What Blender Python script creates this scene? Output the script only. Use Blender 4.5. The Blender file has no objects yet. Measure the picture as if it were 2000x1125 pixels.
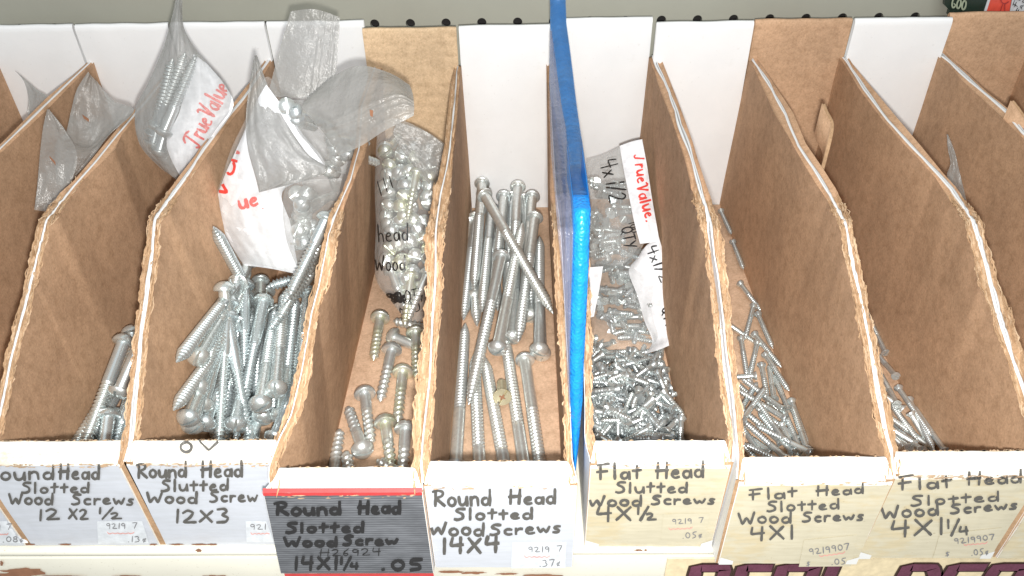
import bpy, bmesh, math, random
from mathutils import Vector, Matrix, noise
from mathutils.bvhtree import BVHTree
random.seed(7)
W = 0.0585                       # one bin width in metres; lengths below are in bin widths unless they say metres
C = bpy.context.scene.collection

# ------------------------------------------------------------ camera
FPX = 1540.9
CAM = Vector((3.654, -3.3343, 5.0692))
FW = Vector((-0.01557, 0.78047, -0.625)); RT = Vector((0.99985, 0.00731, -0.01578)); UPV = Vector((0.00775, 0.62515, 0.78046))
cd = bpy.data.cameras.new('camera'); cam = bpy.data.objects.new('camera', cd); C.objects.link(cam)
cd.sensor_width = 36; cd.lens = FPX/2000*36; cd.clip_start = 0.005; cd.clip_end = 50
m = Matrix((RT, UPV, -FW)).transposed().to_4x4(); m.translation = CAM*W
cam.matrix_world = m
bpy.context.scene.camera = cam

# ------------------------------------------------------------ world, lamps, exposure
wd = bpy.data.worlds.new('World'); bpy.context.scene.world = wd; wd.use_nodes = True
bg = wd.node_tree.nodes['Background']; bg.inputs[0].default_value = (0.93, 0.97, 1.0, 1); bg.inputs[1].default_value = 0.38
def area(name, loc, target, sx, sy, power, col):
    l = bpy.data.lights.new(name, 'AREA'); l.shape = 'RECTANGLE'; l.size = sx; l.size_y = sy; l.energy = power; l.color = col
    o = bpy.data.objects.new(name, l); C.objects.link(o); o.location = loc
    o.rotation_euler = (Vector(target)-Vector(loc)).to_track_quat('-Z', 'Y').to_euler()
    return o
area('ceiling_lamp', (0.25, -0.75, 1.6), (0.21, 0.12, 0.05), 1.2, 0.45, 11, (0.95, 0.99, 1.0))
area('camera_flash', tuple((CAM*W)-UPV*0.016+RT*0.004), (0.222, 0.07, 0.03), 0.010, 0.010, 2.0, (1.0, 0.975, 0.935))
vs = bpy.context.scene.view_settings
vs.view_transform = 'Standard'; vs.look = 'None'; vs.gamma = 1; vs.exposure = 0.20; vs.use_curve_mapping = False
cy = bpy.context.scene.cycles
cy.transparent_max_bounces = 24; cy.max_bounces = 10

# ------------------------------------------------------------ projection helpers
def ray(px, py): return FW*FPX + RT*(px-1000) + UPV*(562.5-py)
def onY(px, py, Y): d = ray(px, py); return CAM + d*((Y-CAM.y)/d.y)
def onZ(px, py, Z): d = ray(px, py); return CAM + d*((Z-CAM.z)/d.z)
def proj(p):
    q = p-CAM; z = q.dot(FW); return (1000+FPX*q.dot(RT)/z, 562.5-FPX*q.dot(UPV)/z)

# ------------------------------------------------------------ mesh helpers
class MB:
    def __init__(s): s.v = []; s.f = []; s.m = []
    def add(s, v): s.v.append(Vector(v)); return len(s.v)-1
    def face(s, idx, mi=0): s.f.append(tuple(idx)); s.m.append(mi)
    def grid(s, rows, mi=0, close=False, flip=False):
        ids = [[s.add(p) for p in r] for r in rows]
        for a, b in zip(ids, ids[1:]):
            n = len(a); rng = range(n) if close else range(n-1)
            for i in rng:
                j = (i+1) % n
                q = (a[i], a[j], b[j], b[i])
                s.face(q[::-1] if flip else q, mi)
        return ids
    def box(s, lo, hi, mi=0):
        x0, y0, z0 = lo; x1, y1, z1 = hi
        i = [s.add(p) for p in ((x0,y0,z0),(x1,y0,z0),(x1,y1,z0),(x0,y1,z0),(x0,y0,z1),(x1,y0,z1),(x1,y1,z1),(x0,y1,z1))]
        for q in ((0,3,2,1),(4,5,6,7),(0,1,5,4),(1,2,6,5),(2,3,7,6),(3,0,4,7)): s.face([i[k] for k in q], mi)
    def mesh(s, name, mats, org=Vector((0,0,0)), smooth=True):
        me = bpy.data.meshes.new(name)
        me.from_pydata([(v-org)*W for v in s.v], [], s.f)
        for mt in mats: me.materials.append(mt)
        me.polygons.foreach_set('material_index', s.m)
        me.polygons.foreach_set('use_smooth', [smooth]*len(s.f))
        me.update(); return me
    def build(s, name, mats, parent=None, org=Vector((0,0,0)), smooth=True):
        if not isinstance(mats, (list, tuple)): mats = [mats]
        o = bpy.data.objects.new(name, s.mesh(name, mats, org, smooth)); C.objects.link(o)
        if parent is not None: o.parent = parent
        else: o.location = org*W
        return o
    def bvh(s): return BVHTree.FromPolygons([tuple(v) for v in s.v], s.f)
def empty(name, loc, label=None, cat=None, group=None):
    o = bpy.data.objects.new(name, None); C.objects.link(o); o.location = Vector(loc)*W; o.empty_display_size = 0.01
    tag(o, label, cat, group); return o
def tag(o, label=None, cat=None, group=None, kind=None):
    for k, v in (('label', label), ('category', cat), ('group', group), ('kind', kind)):
        if v: o[k] = v
    return o
def nz(x, y=0, z=0): return noise.noise(Vector((x, y, z)))
def interp(pts, t):
    # pts sorted by first value
    if t <= pts[0][0]: return pts[0][1]
    for a, b in zip(pts, pts[1:]):
        if t <= b[0]: return a[1]+(b[1]-a[1])*(t-a[0])/(b[0]-a[0]+1e-9)
    return pts[-1][1]

# ------------------------------------------------------------ materials
def mat(name):
    m = bpy.data.materials.new(name); m.use_nodes = True
    nt = m.node_tree; return m, nt, nt.nodes['Principled BSDF']
def coords(nt, scale=(1,1,1)):
    tc = nt.nodes.new('ShaderNodeTexCoord'); mp = nt.nodes.new('ShaderNodeMapping'); mp.inputs['Scale'].default_value = scale
    nt.links.new(tc.outputs['Object'], mp.inputs[0]); return mp.outputs[0]
def ntex(nt, vec, scale, detail=3, rough=.6):
    n = nt.nodes.new('ShaderNodeTexNoise'); n.inputs['Scale'].default_value = scale; n.inputs['Detail'].default_value = detail
    n.inputs['Roughness'].default_value = rough; nt.links.new(vec, n.inputs['Vector']); return n.outputs[0]
def ramp(nt, fac, stops):
    r = nt.nodes.new('ShaderNodeValToRGB'); el = r.color_ramp.elements
    while len(el) < len(stops): el.new(0.5)
    for e, (p, c) in zip(el, stops): e.position = p; e.color = (*c, 1) if len(c) == 3 else c
    nt.links.new(fac, r.inputs[0]); return r.outputs[0]
def mix(nt, a, b, fac, mode='MIX'):
    n = nt.nodes.new('ShaderNodeMix'); n.data_type = 'RGBA'; n.blend_type = mode
    for sock, v in ((n.inputs[0], fac), (n.inputs[6], a), (n.inputs[7], b)):
        if hasattr(v, 'links'): nt.links.new(v, sock)
        else: sock.default_value = v if isinstance(v, (int, float)) else (*v, 1)
    return n.outputs[2]
def bump(nt, h, strength, dist, bs):
    b = nt.nodes.new('ShaderNodeBump'); b.inputs['Strength'].default_value = strength; b.inputs['Distance'].default_value = dist
    nt.links.new(h, b.inputs['Height']); nt.links.new(b.outputs[0], bs.inputs['Normal'])
def kraft(name, base, flute=0.0):
    m, nt, bs = mat(name); v = coords(nt)
    big = ntex(nt, v, 22, 4); fine = ntex(nt, v, 900, 3, .7)
    mid = ntex(nt, v, 190, 4, .7)
    d = tuple(c*.84 for c in base); l = tuple(min(1, c*1.12) for c in base)
    c1 = ramp(nt, big, ((.3, d), (.7, l)))
    sp = ramp(nt, fine, ((.32, (.80,.78,.75)), (.45, (.96,.96,.955)), (.58, (1.02,1.02,1.02)), (.72, (1.2,1.2,1.18))))
    c2 = mix(nt, c1, sp, 1.0, 'MULTIPLY')
    fb = ramp(nt, mid, ((.32, (.84,.82,.79)), (.5, (1,1,1)), (.68, (1.10,1.10,1.11))))
    c3 = mix(nt, c2, fb, 1.0, 'MULTIPLY')
    if flute:
        w = nt.nodes.new('ShaderNodeTexWave'); w.inputs['Scale'].default_value = 48; w.bands_direction = 'Z'; w.inputs['Distortion'].default_value = 1.2
        nt.links.new(v, w.inputs['Vector'])
        c3 = mix(nt, c3, ramp(nt, w.outputs[0], ((.2, (.88,.87,.86)), (.6, (1.03,1.03,1.03)))), flute, 'MULTIPLY')
    nt.links.new(c3, bs.inputs['Base Color']); bs.inputs['Roughness'].default_value = .85; bs.inputs['Specular IOR Level'].default_value = .25
    bump(nt, fine, .25, .0004, bs); return m
def board_white(name, base=(.80,.80,.79), stain=.0, stain_col=(.62,.52,.36), rough=.5, streak=0, cover=.56):
    m, nt, bs = mat(name); v = coords(nt)
    f = ntex(nt, v, 35, 5); g = ntex(nt, v, 420, 3)
    c = ramp(nt, f, ((.3, tuple(x*.94 for x in base)), (.7, base)))
    if stain:
        s1 = ntex(nt, coords(nt, (1, 1, 2.2)), 62, 6, .72)
        fac = ramp(nt, s1, ((cover, (0,0,0)), (cover+.12, (stain,)*3)))
        c = mix(nt, c, stain_col, fac)
        s2 = ntex(nt, coords(nt), 310, 4, .7)
        fac2 = ramp(nt, s2, ((.66, (0,0,0)), (.72, (stain*.8,)*3)))
        c = mix(nt, c, tuple(x*.6 for x in stain_col), fac2)
    if streak:
        s3 = ntex(nt, coords(nt, (.12, 1, 1)), 500, 3, .6)
        c = mix(nt, c, ramp(nt, s3, ((.35, (.85,.84,.8)), (.6, (1.04,1.04,1.04)))), streak, 'MULTIPLY')
    nt.links.new(c, bs.inputs['Base Color']); bs.inputs['Roughness'].default_value = rough
    bump(nt, g, .12, .0003, bs); return m
KB = (.47, .295, .165)
M = {}
M['kraft'] = kraft('kraft_liner', (.505,.322,.20))
M['kraft_floor'] = kraft('kraft_floor', (.60,.41,.28))
M['kraft_light'] = kraft('kraft_corrugated', (.62,.45,.285), .35)
M['torn'] = kraft('torn_fibre', (.43,.275,.16))
M['torn2'] = kraft('torn_fibre_pale', (.54,.38,.245))
M['liner_white'] = board_white('white_liner', (.80,.80,.80))
M['white'] = board_white('white_board', (.83,.835,.84), .22, (.60,.57,.50), .42, cover=.62)
M['lip'] = board_white('lip_board', (.80,.77,.70), .75, (.56,.45,.31), .5, cover=.55)
M['lip_clean'] = board_white('lip_board_clean', (.85,.85,.83), .25, (.66,.58,.45), .5, cover=.64)
M['label_grey'] = board_white('label_paper', (.57,.595,.645), .12, (.45,.42,.38), .5, streak=.35, cover=.66)
M['label_aged'] = board_white('label_aged', (.60,.55,.41), .75, (.58,.49,.31), .28, streak=.5, cover=.50)
M['tape'] = board_white('tape_white', (.74,.74,.72), .1, rough=.2)
def dark_label():
    m, nt, bs = mat('label_charcoal'); v = coords(nt)
    w = nt.nodes.new('ShaderNodeTexWave'); w.bands_direction = 'Z'; w.inputs['Scale'].default_value = 210; w.inputs['Distortion'].default_value = .6
    nt.links.new(v, w.inputs['Vector'])
    c = ramp(nt, w.outputs[0], ((.25, (.095,.10,.11)), (.75, (.15,.157,.17))))
    g = ntex(nt, coords(nt, (.3,1,1)), 300, 4)
    c = mix(nt, c, ramp(nt, g, ((.35, (.82,.82,.82)), (.62, (1.2,1.2,1.2)))), 1, 'MULTIPLY')
    nt.links.new(c, bs.inputs['Base Color']); bs.inputs['Roughness'].default_value = .38; return m
M['label_dark'] = dark_label()
def plain(name, col, rough=.5, metal=0, coat=0, spec=.5):
    m, nt, bs = mat(name); v = coords(nt); n = ntex(nt, v, 260, 4)
    c = ramp(nt, n, ((.3, tuple(x*.85 for x in col)), (.7, tuple(min(1, x*1.1) for x in col))))
    nt.links.new(c, bs.inputs['Base Color']); bs.inputs['Roughness'].default_value = rough; bs.inputs['Metallic'].default_value = metal
    bs.inputs['Coat Weight'].default_value = coat; bs.inputs['Specular IOR Level'].default_value = spec; return m
M['red'] = plain('red_print', (.55,.05,.05), .5)
M['redink'] = plain('red_ink', (.78,.07,.055), .5)
M['redfaint'] = plain('red_ink_faint', (.72,.34,.30), .6)
M['ink'] = plain('marker_ink', (.018,.017,.017), .35)
M['inkgrey'] = plain('printed_ink', (.20,.20,.21), .6)
M['inkfade'] = plain('marker_ink_faded', (.10,.095,.085), .45)
M['paper'] = plain('sticker_paper', (.66,.69,.72), .45)
M['zinctiny'] = None
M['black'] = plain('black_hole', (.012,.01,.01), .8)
def zinc(name, col, rough, tint=None):
    m, nt, bs = mat(name); v = coords(nt)
    oi = nt.nodes.new('ShaderNodeObjectInfo')
    n = ntex(nt, v, 420, 4, .65)
    c = ramp(nt, n, ((.3, tuple(x*.80 for x in col)), (.6, col), (.8, tuple(min(1, x*1.08) for x in col))))
    if tint: c = mix(nt, c, tint, ramp(nt, ntex(nt, v, 130, 3), ((.42, (0,0,0)), (.62, (.8,.8,.8)))))
    rv = ramp(nt, oi.outputs['Random'], ((0, (.84,.86,.88)), (1, (1.02,1.02,1.0))))
    c = mix(nt, c, rv, 1, 'MULTIPLY')
    nt.links.new(c, bs.inputs['Base Color']); bs.inputs['Metallic'].default_value = .74
    rr = ramp(nt, n, ((.3, (rough*1.25,)*3), (.7, (rough*.8,)*3))); nt.links.new(rr, bs.inputs['Roughness'])
    bump(nt, ntex(nt, v, 900, 3), .10, .0002, bs); return m
M['zinc'] = zinc('zinc_plating', (.80,.86,.865), .27)
M['zincdull'] = zinc('zinc_plating_dull', (.82,.85,.84), .33)
M['zincgreen'] = zinc('zinc_plating_yellowed', (.84,.86,.80), .35, (.72,.74,.50))
M['zinctiny'] = zinc('zinc_plating_tiny', (.72,.77,.77), .27)
M['zinctiny2'] = zinc('zinc_plating_tiny_dull', (.60,.63,.63), .32)
M['brass'] = zinc('yellow_plating', (.85,.78,.55), .35)
def film(name, col, haze, rough=.14, edge=.35):
    m, nt, bs = mat(name); v = coords(nt)
    bs.inputs['Base Color'].default_value = (*col, 1); bs.inputs['Roughness'].default_value = rough; bs.inputs['Specular IOR Level'].default_value = .75
    bump(nt, ntex(nt, v, 75, 6, .62), .8, .0032, bs)
    tr = nt.nodes.new('ShaderNodeBsdfTransparent'); mx = nt.nodes.new('ShaderNodeMixShader')
    lw = nt.nodes.new('ShaderNodeLayerWeight'); lw.inputs[0].default_value = .35
    h = ramp(nt, ntex(nt, v, 45, 4), ((.3, (haze*.75,)*3), (.7, (haze*1.2,)*3)))
    ad = nt.nodes.new('ShaderNodeMath'); ad.operation = 'MULTIPLY_ADD'; ad.inputs[1].default_value = edge; ad.use_clamp = True
    nt.links.new(lw.outputs['Facing'], ad.inputs[0]); nt.links.new(h, ad.inputs[2])
    nt.links.new(ad.outputs[0], mx.inputs[0]); nt.links.new(tr.outputs[0], mx.inputs[1]); nt.links.new(bs.outputs[0], mx.inputs[2])
    nt.links.new(mx.outputs[0], nt.nodes['Material Output'].inputs['Surface']); return m
M['film'] = film('clear_film', (.42,.42,.41), .32, .22)
M['film_clear'] = film('clear_film_thin', (.70,.71,.70), .13, .12, .32)
M['film_header'] = film('film_header', (.30,.295,.28), .66, .20, .25)
M['film_shade'] = film('film_shade', (.05,.17,.40), .72, .4, .05)  # dull blue haze, paints the dimmer grazing-lit upper part of the divider
M['film_violet'] = film('film_violet', (.24,.24,.31), .50, .15, .2)
M['film_frost'] = film('film_frosted', (.58,.59,.58), .36, .14, .3)
M['bagpaper'] = plain('bag_white_print', (.80,.81,.84), .3)
def fabric_blue():
    m, nt, bs = mat('blue_vinyl'); v = coords(nt)
    n = ntex(nt, v, 300, 4); w = nt.nodes.new('ShaderNodeTexVoronoi'); w.inputs['Scale'].default_value = 900; nt.links.new(v, w.inputs['Vector'])
    c = ramp(nt, n, ((.3, (.005,.19,.60)), (.7, (.01,.27,.74))))
    nt.links.new(c, bs.inputs['Base Color']); bs.inputs['Roughness'].default_value = .35
    bump(nt, w.outputs['Distance'], .5, .0006, bs); return m
M['blue'] = fabric_blue()
def painted(name, base, rust=.5):
    m, nt, bs = mat(name); v = coords(nt)
    c = ramp(nt, ntex(nt, v, 18, 4), ((.3, tuple(x*.93 for x in base)), (.7, base)))
    g = ntex(nt, v, 150, 5, .75)
    c = mix(nt, c, (.30,.13,.06), ramp(nt, g, ((.70, (0,0,0)), (.715, (rust,)*3))))
    g2 = ntex(nt, v, 700, 3, .75)
    c = mix(nt, c, (.42,.38,.30), ramp(nt, g2, ((.64, (0,0,0)), (.70, (.5,)*3))))
    nt.links.new(c, bs.inputs['Base Color']); bs.inputs['Roughness'].default_value = .4; return m
M['shelf'] = painted('shelf_enamel', (.72,.70,.60))
M['shelf_top'] = painted('shelf_enamel_top', (.74,.72,.64), .9)
M['rust'] = plain('rust', (.28,.13,.07), .9)
M['peg'] = painted('pegboard_enamel', (.36,.355,.30), .0)
M['cream'] = plain('sign_board', (.74,.62,.40), .5)
M['maroon'] = kraft('maroon_paint', (.14,.045,.075))
M['outline'] = plain('sign_outline', (.045,.02,.012), .6)

# ------------------------------------------------------------ rim traces (picture points, back to front): inner edge of the left bin's wall, the gap, inner edge of the right bin's wall
D, HB, HS, YK, HF, LIP, HL = 4.7097, 2.1619, 1.7639, 1.66, 1.021, 0.1428, 0.9443
SH = {-1: 0, 0: .0, 1: 0, 2: 0, 3: .231, 4: .187, 5: .022, 6: .162, 7: .12, 8: .125, 9: 0}
TR = {
 -1: ([(166,127),(91,190),(0,281)], [(168,129),(91,203),(0,290)], [(172,131),(91,214),(0,299)]),
 0: ([(263,213),(236,242),(181,308),(145,351),(118,375),(88,414),(76,432),(61,500),(50,553),(45,605),(25,675),(0,761)],
     [(268,218),(230,262),(187,315),(142,366),(91,430),(75,495),(60,548),(52,585),(20,706),(3,796)],
     [(272,226),(242,251),(224,293),(172,342),(145,372),(112,423),(95,448),(72,553),(63,565),(43,660),(20,746),(5,821)]),
 1: ([(520,115),(502,144),(480,169),(438,224),(388,294),(349,344),(314,393),(294,423),(286,478),(274,558),(269,610),(256,736),(246,841),(240,881)],
     [(523,119),(487,176),(443,232),(398,290),(378,322),(340,375),(304,426),(296,498),(288,548),(279,625),(266,741),(256,851)],
     [(528,123),(495,180),(448,239),(393,319),(358,363),(329,413),(311,433),(300,558),(294,570),(286,635),(274,736),(266,841)]),
 2: ([(705,200),(694,294),(679,344),(652,418),(637,463),(619,558),(606,606),(586,727),(566,807),(540,853),(512,935)],
     [(707,205),(701,290),(685,350),(656,418),(639,478),(623,558),(609,610),(589,727),(569,810),(544,860),(516,938)],
     [(720,210),(719,279),(711,309),(679,374),(664,448),(655,498),(639,558),(621,606),(606,727),(589,801),(555,876),(540,910)]),
 3: ([(888,130),(883,149),(880,164),(868,279),(856,349),(846,368),(839,423),(831,478),(834,556),(827,652),(816,738),(807,835),(808,893)],
     [(892,140),(888,200),(878,290),(872,330),(860,380),(852,448),(850,548),(844,623),(839,738),(826,860),(822,915)],
     [(896,135),(894,199),(886,290),(881,360),(873,420),(865,470),(864,540),(859,620),(853,680),(846,786),(840,886)]),
 4: ([(1067,124),(1069,200),(1073,300),(1074,380),(1082,455),(1085,554),(1092,654),(1099,754),(1103,853),(1106,898)],
     [(1073,120),(1077,234),(1081,300),(1086,380),(1098,505),(1104,629),(1111,754),(1117,903)],
     [(1100,120),(1120,234),(1135,330),(1144,430),(1150,530),(1153,628),(1153,687),(1156,789),(1156,845)]),
 5: ([(1270,107),(1285,164),(1312,234),(1337,309),(1354,378),(1367,433),(1377,473),(1382,523),(1388,559),(1396,635),(1406,711),(1413,786),(1421,841),(1440,895)],
     [(1282,124),(1305,174),(1345,289),(1367,363),(1386,448),(1401,548),(1407,590),(1419,711),(1431,811),(1440,881)],
     [(1293,117),(1325,199),(1347,259),(1369,329),(1389,388),(1407,448),(1412,478),(1417,523),(1421,559),(1431,660),(1441,761),(1451,811),(1451,881)]),
 6: ([(1467,119),(1484,159),(1514,224),(1544,274),(1569,319),(1593,358),(1618,393),(1638,428),(1648,473),(1656,523),(1664,559),(1682,660),(1692,711),(1705,761),(1715,811),(1725,871),(1737,907)],
     [(1469,115),(1499,159),(1534,224),(1559,284),(1598,343),(1628,393),(1650,433),(1662,498),(1674,552),(1682,585),(1697,660),(1715,761),(1729,836),(1744,890)],
     [(1474,105),(1499,144),(1549,219),(1574,279),(1608,329),(1633,368),(1648,398),(1663,438),(1675,498),(1688,559),(1700,620),(1712,686),(1727,761),(1742,821),(1749,881)]),
 7: ([(1646,117),(1678,149),(1728,224),(1768,279),(1822,338),(1857,393),(1885,428),(1895,473),(1915,558),(1943,620),(1958,676),(1973,721),(1988,771),(2000,806)],
     [(1653,119),(1688,174),(1733,234),(1803,309),(1857,368),(1902,438),(1917,488),(1937,556),(1953,615),(1973,686),(2000,761)],
     [(1658,115),(1698,164),(1748,224),(1803,289),(1847,343),(1877,383),(1905,423),(1927,473),(1951,559),(1973,610),(1993,676)]),
 8: ([(1837,107),(1877,154),(1947,219),(2000,271)], [(1840,107),(1897,160),(1967,219),(2000,259)], [(1847,102),(1897,154),(1957,209),(2000,249)]),
}
def prof(Y, d):
    y = Y+d
    if y < 0: y = 0
    if y < LIP: return HL+(HF-HL)*y/LIP
    if y < YK: return HF+(HS-HF)*(y-LIP)/(YK-LIP)
    if y > D+9:
        t = (y-D+.13)/.13; return HS+(HB-HS)*t**2.2
    return HS
def on_profile(px, py, d):
    p = onZ(px, py, HS)
    if p.y+d >= YK: return p
    dr = ray(px, py); k = (HS-HF)/(YK-LIP)            # z = HF + k (y+d-LIP)
    t = (HF+k*(CAM.y+d-LIP)-CAM.z)/(dr.z-k*dr.y)
    return CAM+dr*t
RIM = {}
for k, (l, g, r) in TR.items():
    for nm, pts, d in (('L', l, SH[k]), ('R', r, SH[k+1]), ('GL', g, SH[k]), ('GR', g, SH[k+1])):
        RIM[k, nm] = sorted(((q.y, q.x) for q in (on_profile(x, y, d) for x, y in pts)))
XF = {2: 2.03, 4: 3.985}
def rimx(k, nm, Y):
    if (k, nm) in RIM:
        x = interp(RIM[k, nm], Y)
    else: x = k + {'L': -.055, 'R': .055, 'GL': 0, 'GR': 0}[nm]
    return x
GAPW = {-1: .012, 0: .012, 1: .018, 2: .006, 3: .008, 4: .0, 5: .022, 6: .016, 7: .020, 8: .025}

def make_wall(mb, b, side):
    """mats: 0 kraft 1 torn 2 white liner 3 pale torn"""
    k = b-1 if side == 'L' else b
    d = SH[b]; sg = 1 if side == 'L' else -1
    inner, outer = ('R', 'GR') if side == 'L' else ('L', 'GL')
    gw = gw0 = GAPW.get(k, .01)
    xb = XF.get(k, float(k))
    if k == 4 and side == 'L': xb = 4.075
    N = 190
    Ys = [-d+.004+(D-.004)*(i/(N-1))**1.15 for i in range(N)]
    rin, core, rout, rtop = [], [], [], []
    seed = b*7.3+(3.1 if side == 'L' else 0)
    for i, Y in enumerate(Ys):
        z = prof(Y, d); y = Y+d
        torn = 1.0 if y < YK+.15 else max(0, 1-(y-YK-.15)/.5)
        if b in (3,) or (k == 3): torn = max(torn, .75 if y < 3.2 else 0)
        xi = rimx(k, inner, Y)
        xo = xb+.0 if k == 4 and side == 'L' and False else rimx(k, outer, Y)
        if k == 4 and side == 'L': xo = xi-.045
        t0 = .030; tv = .35+1.9*abs(nz(Y*1.9, seed+30)); torn *= min(1.35, tv); gw = gw0*(.45+1.3*abs(nz(Y*1.6, seed+40)))
        if (xi-xo)*sg < t0+gw: xi = xo+sg*(t0+gw)
        xo += sg*gw
        front = max(0, 1-y/.14)
        xi = xi*(1-front)+(xb+sg*.05)*front; xo = xo*(1-front)+(xb+sg*.004)*front
        ji = torn*(.012*nz(Y*7, seed)+.010*nz(Y*25, seed+4)+.006*nz(Y*83, seed))
        jx = torn*(.010*nz(Y*6, seed+9)+.010*nz(Y*19, seed+2)+.004*nz(Y*60, seed+2))
        fl = xb+sg*.045; xs_ = xi; xi += sg*jx
        rin.append([Vector((xs_+(fl-xs_)*(1-q)+(sg*jx if q == 1 else sg*jx*.4 if q == .985 else 0)+.010*nz(Y*1.3, q*2, seed)*(q*(1-q)*4), Y, (z-.004)*q+(ji if q == 1 else ji*.6 if q == .985 else 0))) for q in (1, .985, .95, .85, .65, .4, .2, 0)])
        jo = torn*(.010*nz(Y*17, seed+20)+.006*nz(Y*60, seed))
        row = []
        n = 8
        for a in range(n):
            u = a/(n-1); x = xi+(xo-xi)*u
            h = -.020*math.sin(math.pi*u)*(1-torn) + torn*(-.030*math.sin(math.pi*u)+.034*nz(Y*9+u*1.5, u*6+seed)-.030*max(0, nz(Y*7, u*3+seed, 8))**.7+.016*nz(Y*40, u*9+seed, 3))
            row.append(Vector((x+sg*.004*torn*nz(Y*50, u*7, seed), Y, z-.004+ji*(1-u)+jo*u+(h if 0 < a < n-1 else 0))))
        core.append(row)
        wv = .004+.5*gw
        xo2 = xo-sg*wv; zt = z+.004+jo*1.3
        rtop.append([Vector((xo, Y, z-.004+jo)), Vector((xo, Y, zt)), Vector((xo2, Y, zt))])
        rout.append([Vector((xo2+(xb+sg*.002-xo2)*(1-q), Y, zt*q)) for q in (1, .9, .5, 0)])
    fp = side == 'R'
    mb.grid(rin, 0, flip=not fp)
    # corrugated core: random mixture of torn materials
    ids = [[mb.add(p) for p in r] for r in core]
    for i, (a, c) in enumerate(zip(ids, ids[1:])):
        y = Ys[i]+d; tn = y < YK+.4 or k == 3
        for j in range(len(a)-1):
            mi = 1 if tn else 0
            if tn and nz(i*.23, j*.8, seed) > .12: mi = 3
            q = (a[j], a[j+1], c[j+1], c[j]); mb.face(q if fp else q[::-1], mi)
    mb.grid(rtop, 2, flip=fp); mb.grid(rout, 2, flip=fp)
    # front edge of the sheet
    i0 = core[0]; n = len(rin[0])
    fr = []
    for q in range(n):
        a = rin[0][q]; o2 = Vector((rout[0][0].x+(rout[0][-1].x-rout[0][0].x)*(1-a.z/rin[0][0].z), Ys[0], a.z)); fr.append([a, o2])
    mb.grid(fr, 1)
    # torn flakes standing off the rim
    rnd = random.Random(b*31+(1 if side == 'L' else 0))
    for _ in range(120):
        y = rnd.uniform(.02, YK+.25) if rnd.random() < .93 else rnd.uniform(YK, 2.4 if k in (0, 1, 3) else 1.9)
        Y = y-d
        i = max(0, min(N-1, int((max(0, Y+d-.004)/(D-.004))**(1/1.15)*(N-1))))
        xi = rin[i][0].x; xo = core[i][-1].x
        u = rnd.choice((0, .02, .15, .4, .7, rnd.random()*.9)); L = rnd.uniform(.04, .16); wd = rnd.uniform(.006, .015); hgt = rnd.uniform(-.004, .016)
        off = rnd.uniform(-.3, 1)*.012*(-sg if u > .5 else sg); ph = rnd.uniform(0, 6)
        p = []
        for s_ in range(6):
            t = s_/5; yy = Y+L*(t-.5); j_ = max(0, min(N-1, i+int((t-.5)*L/.025)))
            x = rin[j_][0].x+(core[j_][-1].x-rin[j_][0].x)*u+off*math.sin(t*3)+.004*math.sin(t*9+ph)
            zz = prof(yy, d)-.006+hgt*math.sin(math.pi*t)+.003*math.sin(t*11+ph); w_ = wd*.5*(1-.8*abs(t-.5)*1.6)
            p.append([Vector((x-w_, yy, zz)), Vector((x+w_, yy, zz+rnd.uniform(-.006, .004)))])
        mb.grid(p, rnd.choice((1, 1, 3)))

BIN_INFO = {
 -1: ('cardboard parts bin with kraft inner wall cut off by the left edge of the photo', 'white', 'label_grey', 'lip'),
 0: ('open cardboard bin holding two empty clear bags, left of the 12X2½ bin', 'white', 'label_grey', 'lip'),
 1: ('open cardboard bin hand lettered Round Head Slotted Wood Screws 12X2½', 'white', 'label_grey', 'lip'),
 2: ('open cardboard bin lettered 12X3 with OV written on its front lip', 'white', 'label_grey', 'lip'),
 3: ('open cardboard bin with a charcoal front edged in red, lettered 14X1¼', 'kraft_light', 'label_dark', 'lip_clean'),
 4: ('open cardboard bin with a white front lettered 14X4, full of long screws', 'white', 'label_grey', 'lip_clean'),
 5: ('open cardboard bin with a yellowed front lettered 4X1/2, beside the blue divider', 'white', 'label_aged', 'lip_clean'),
 6: ('open cardboard bin with a yellowed front lettered 4X1 and 9219907', 'white', 'label_aged', 'lip_clean'),
 7: ('open cardboard bin with a yellowed front lettered 4X1¼, brown back panel', 'kraft', 'label_aged', 'lip'),
 8: ('cardboard bin with white back panel at the right, clear plastic scrap inside', 'white', 'label_aged', 'lip'),
 9: ('brown cardboard bin with kraft back panel in the top right corner of the photo', 'kraft', 'label_aged', 'lip'),
}
BINS = {}; LABEL_BVH = {}
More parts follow.
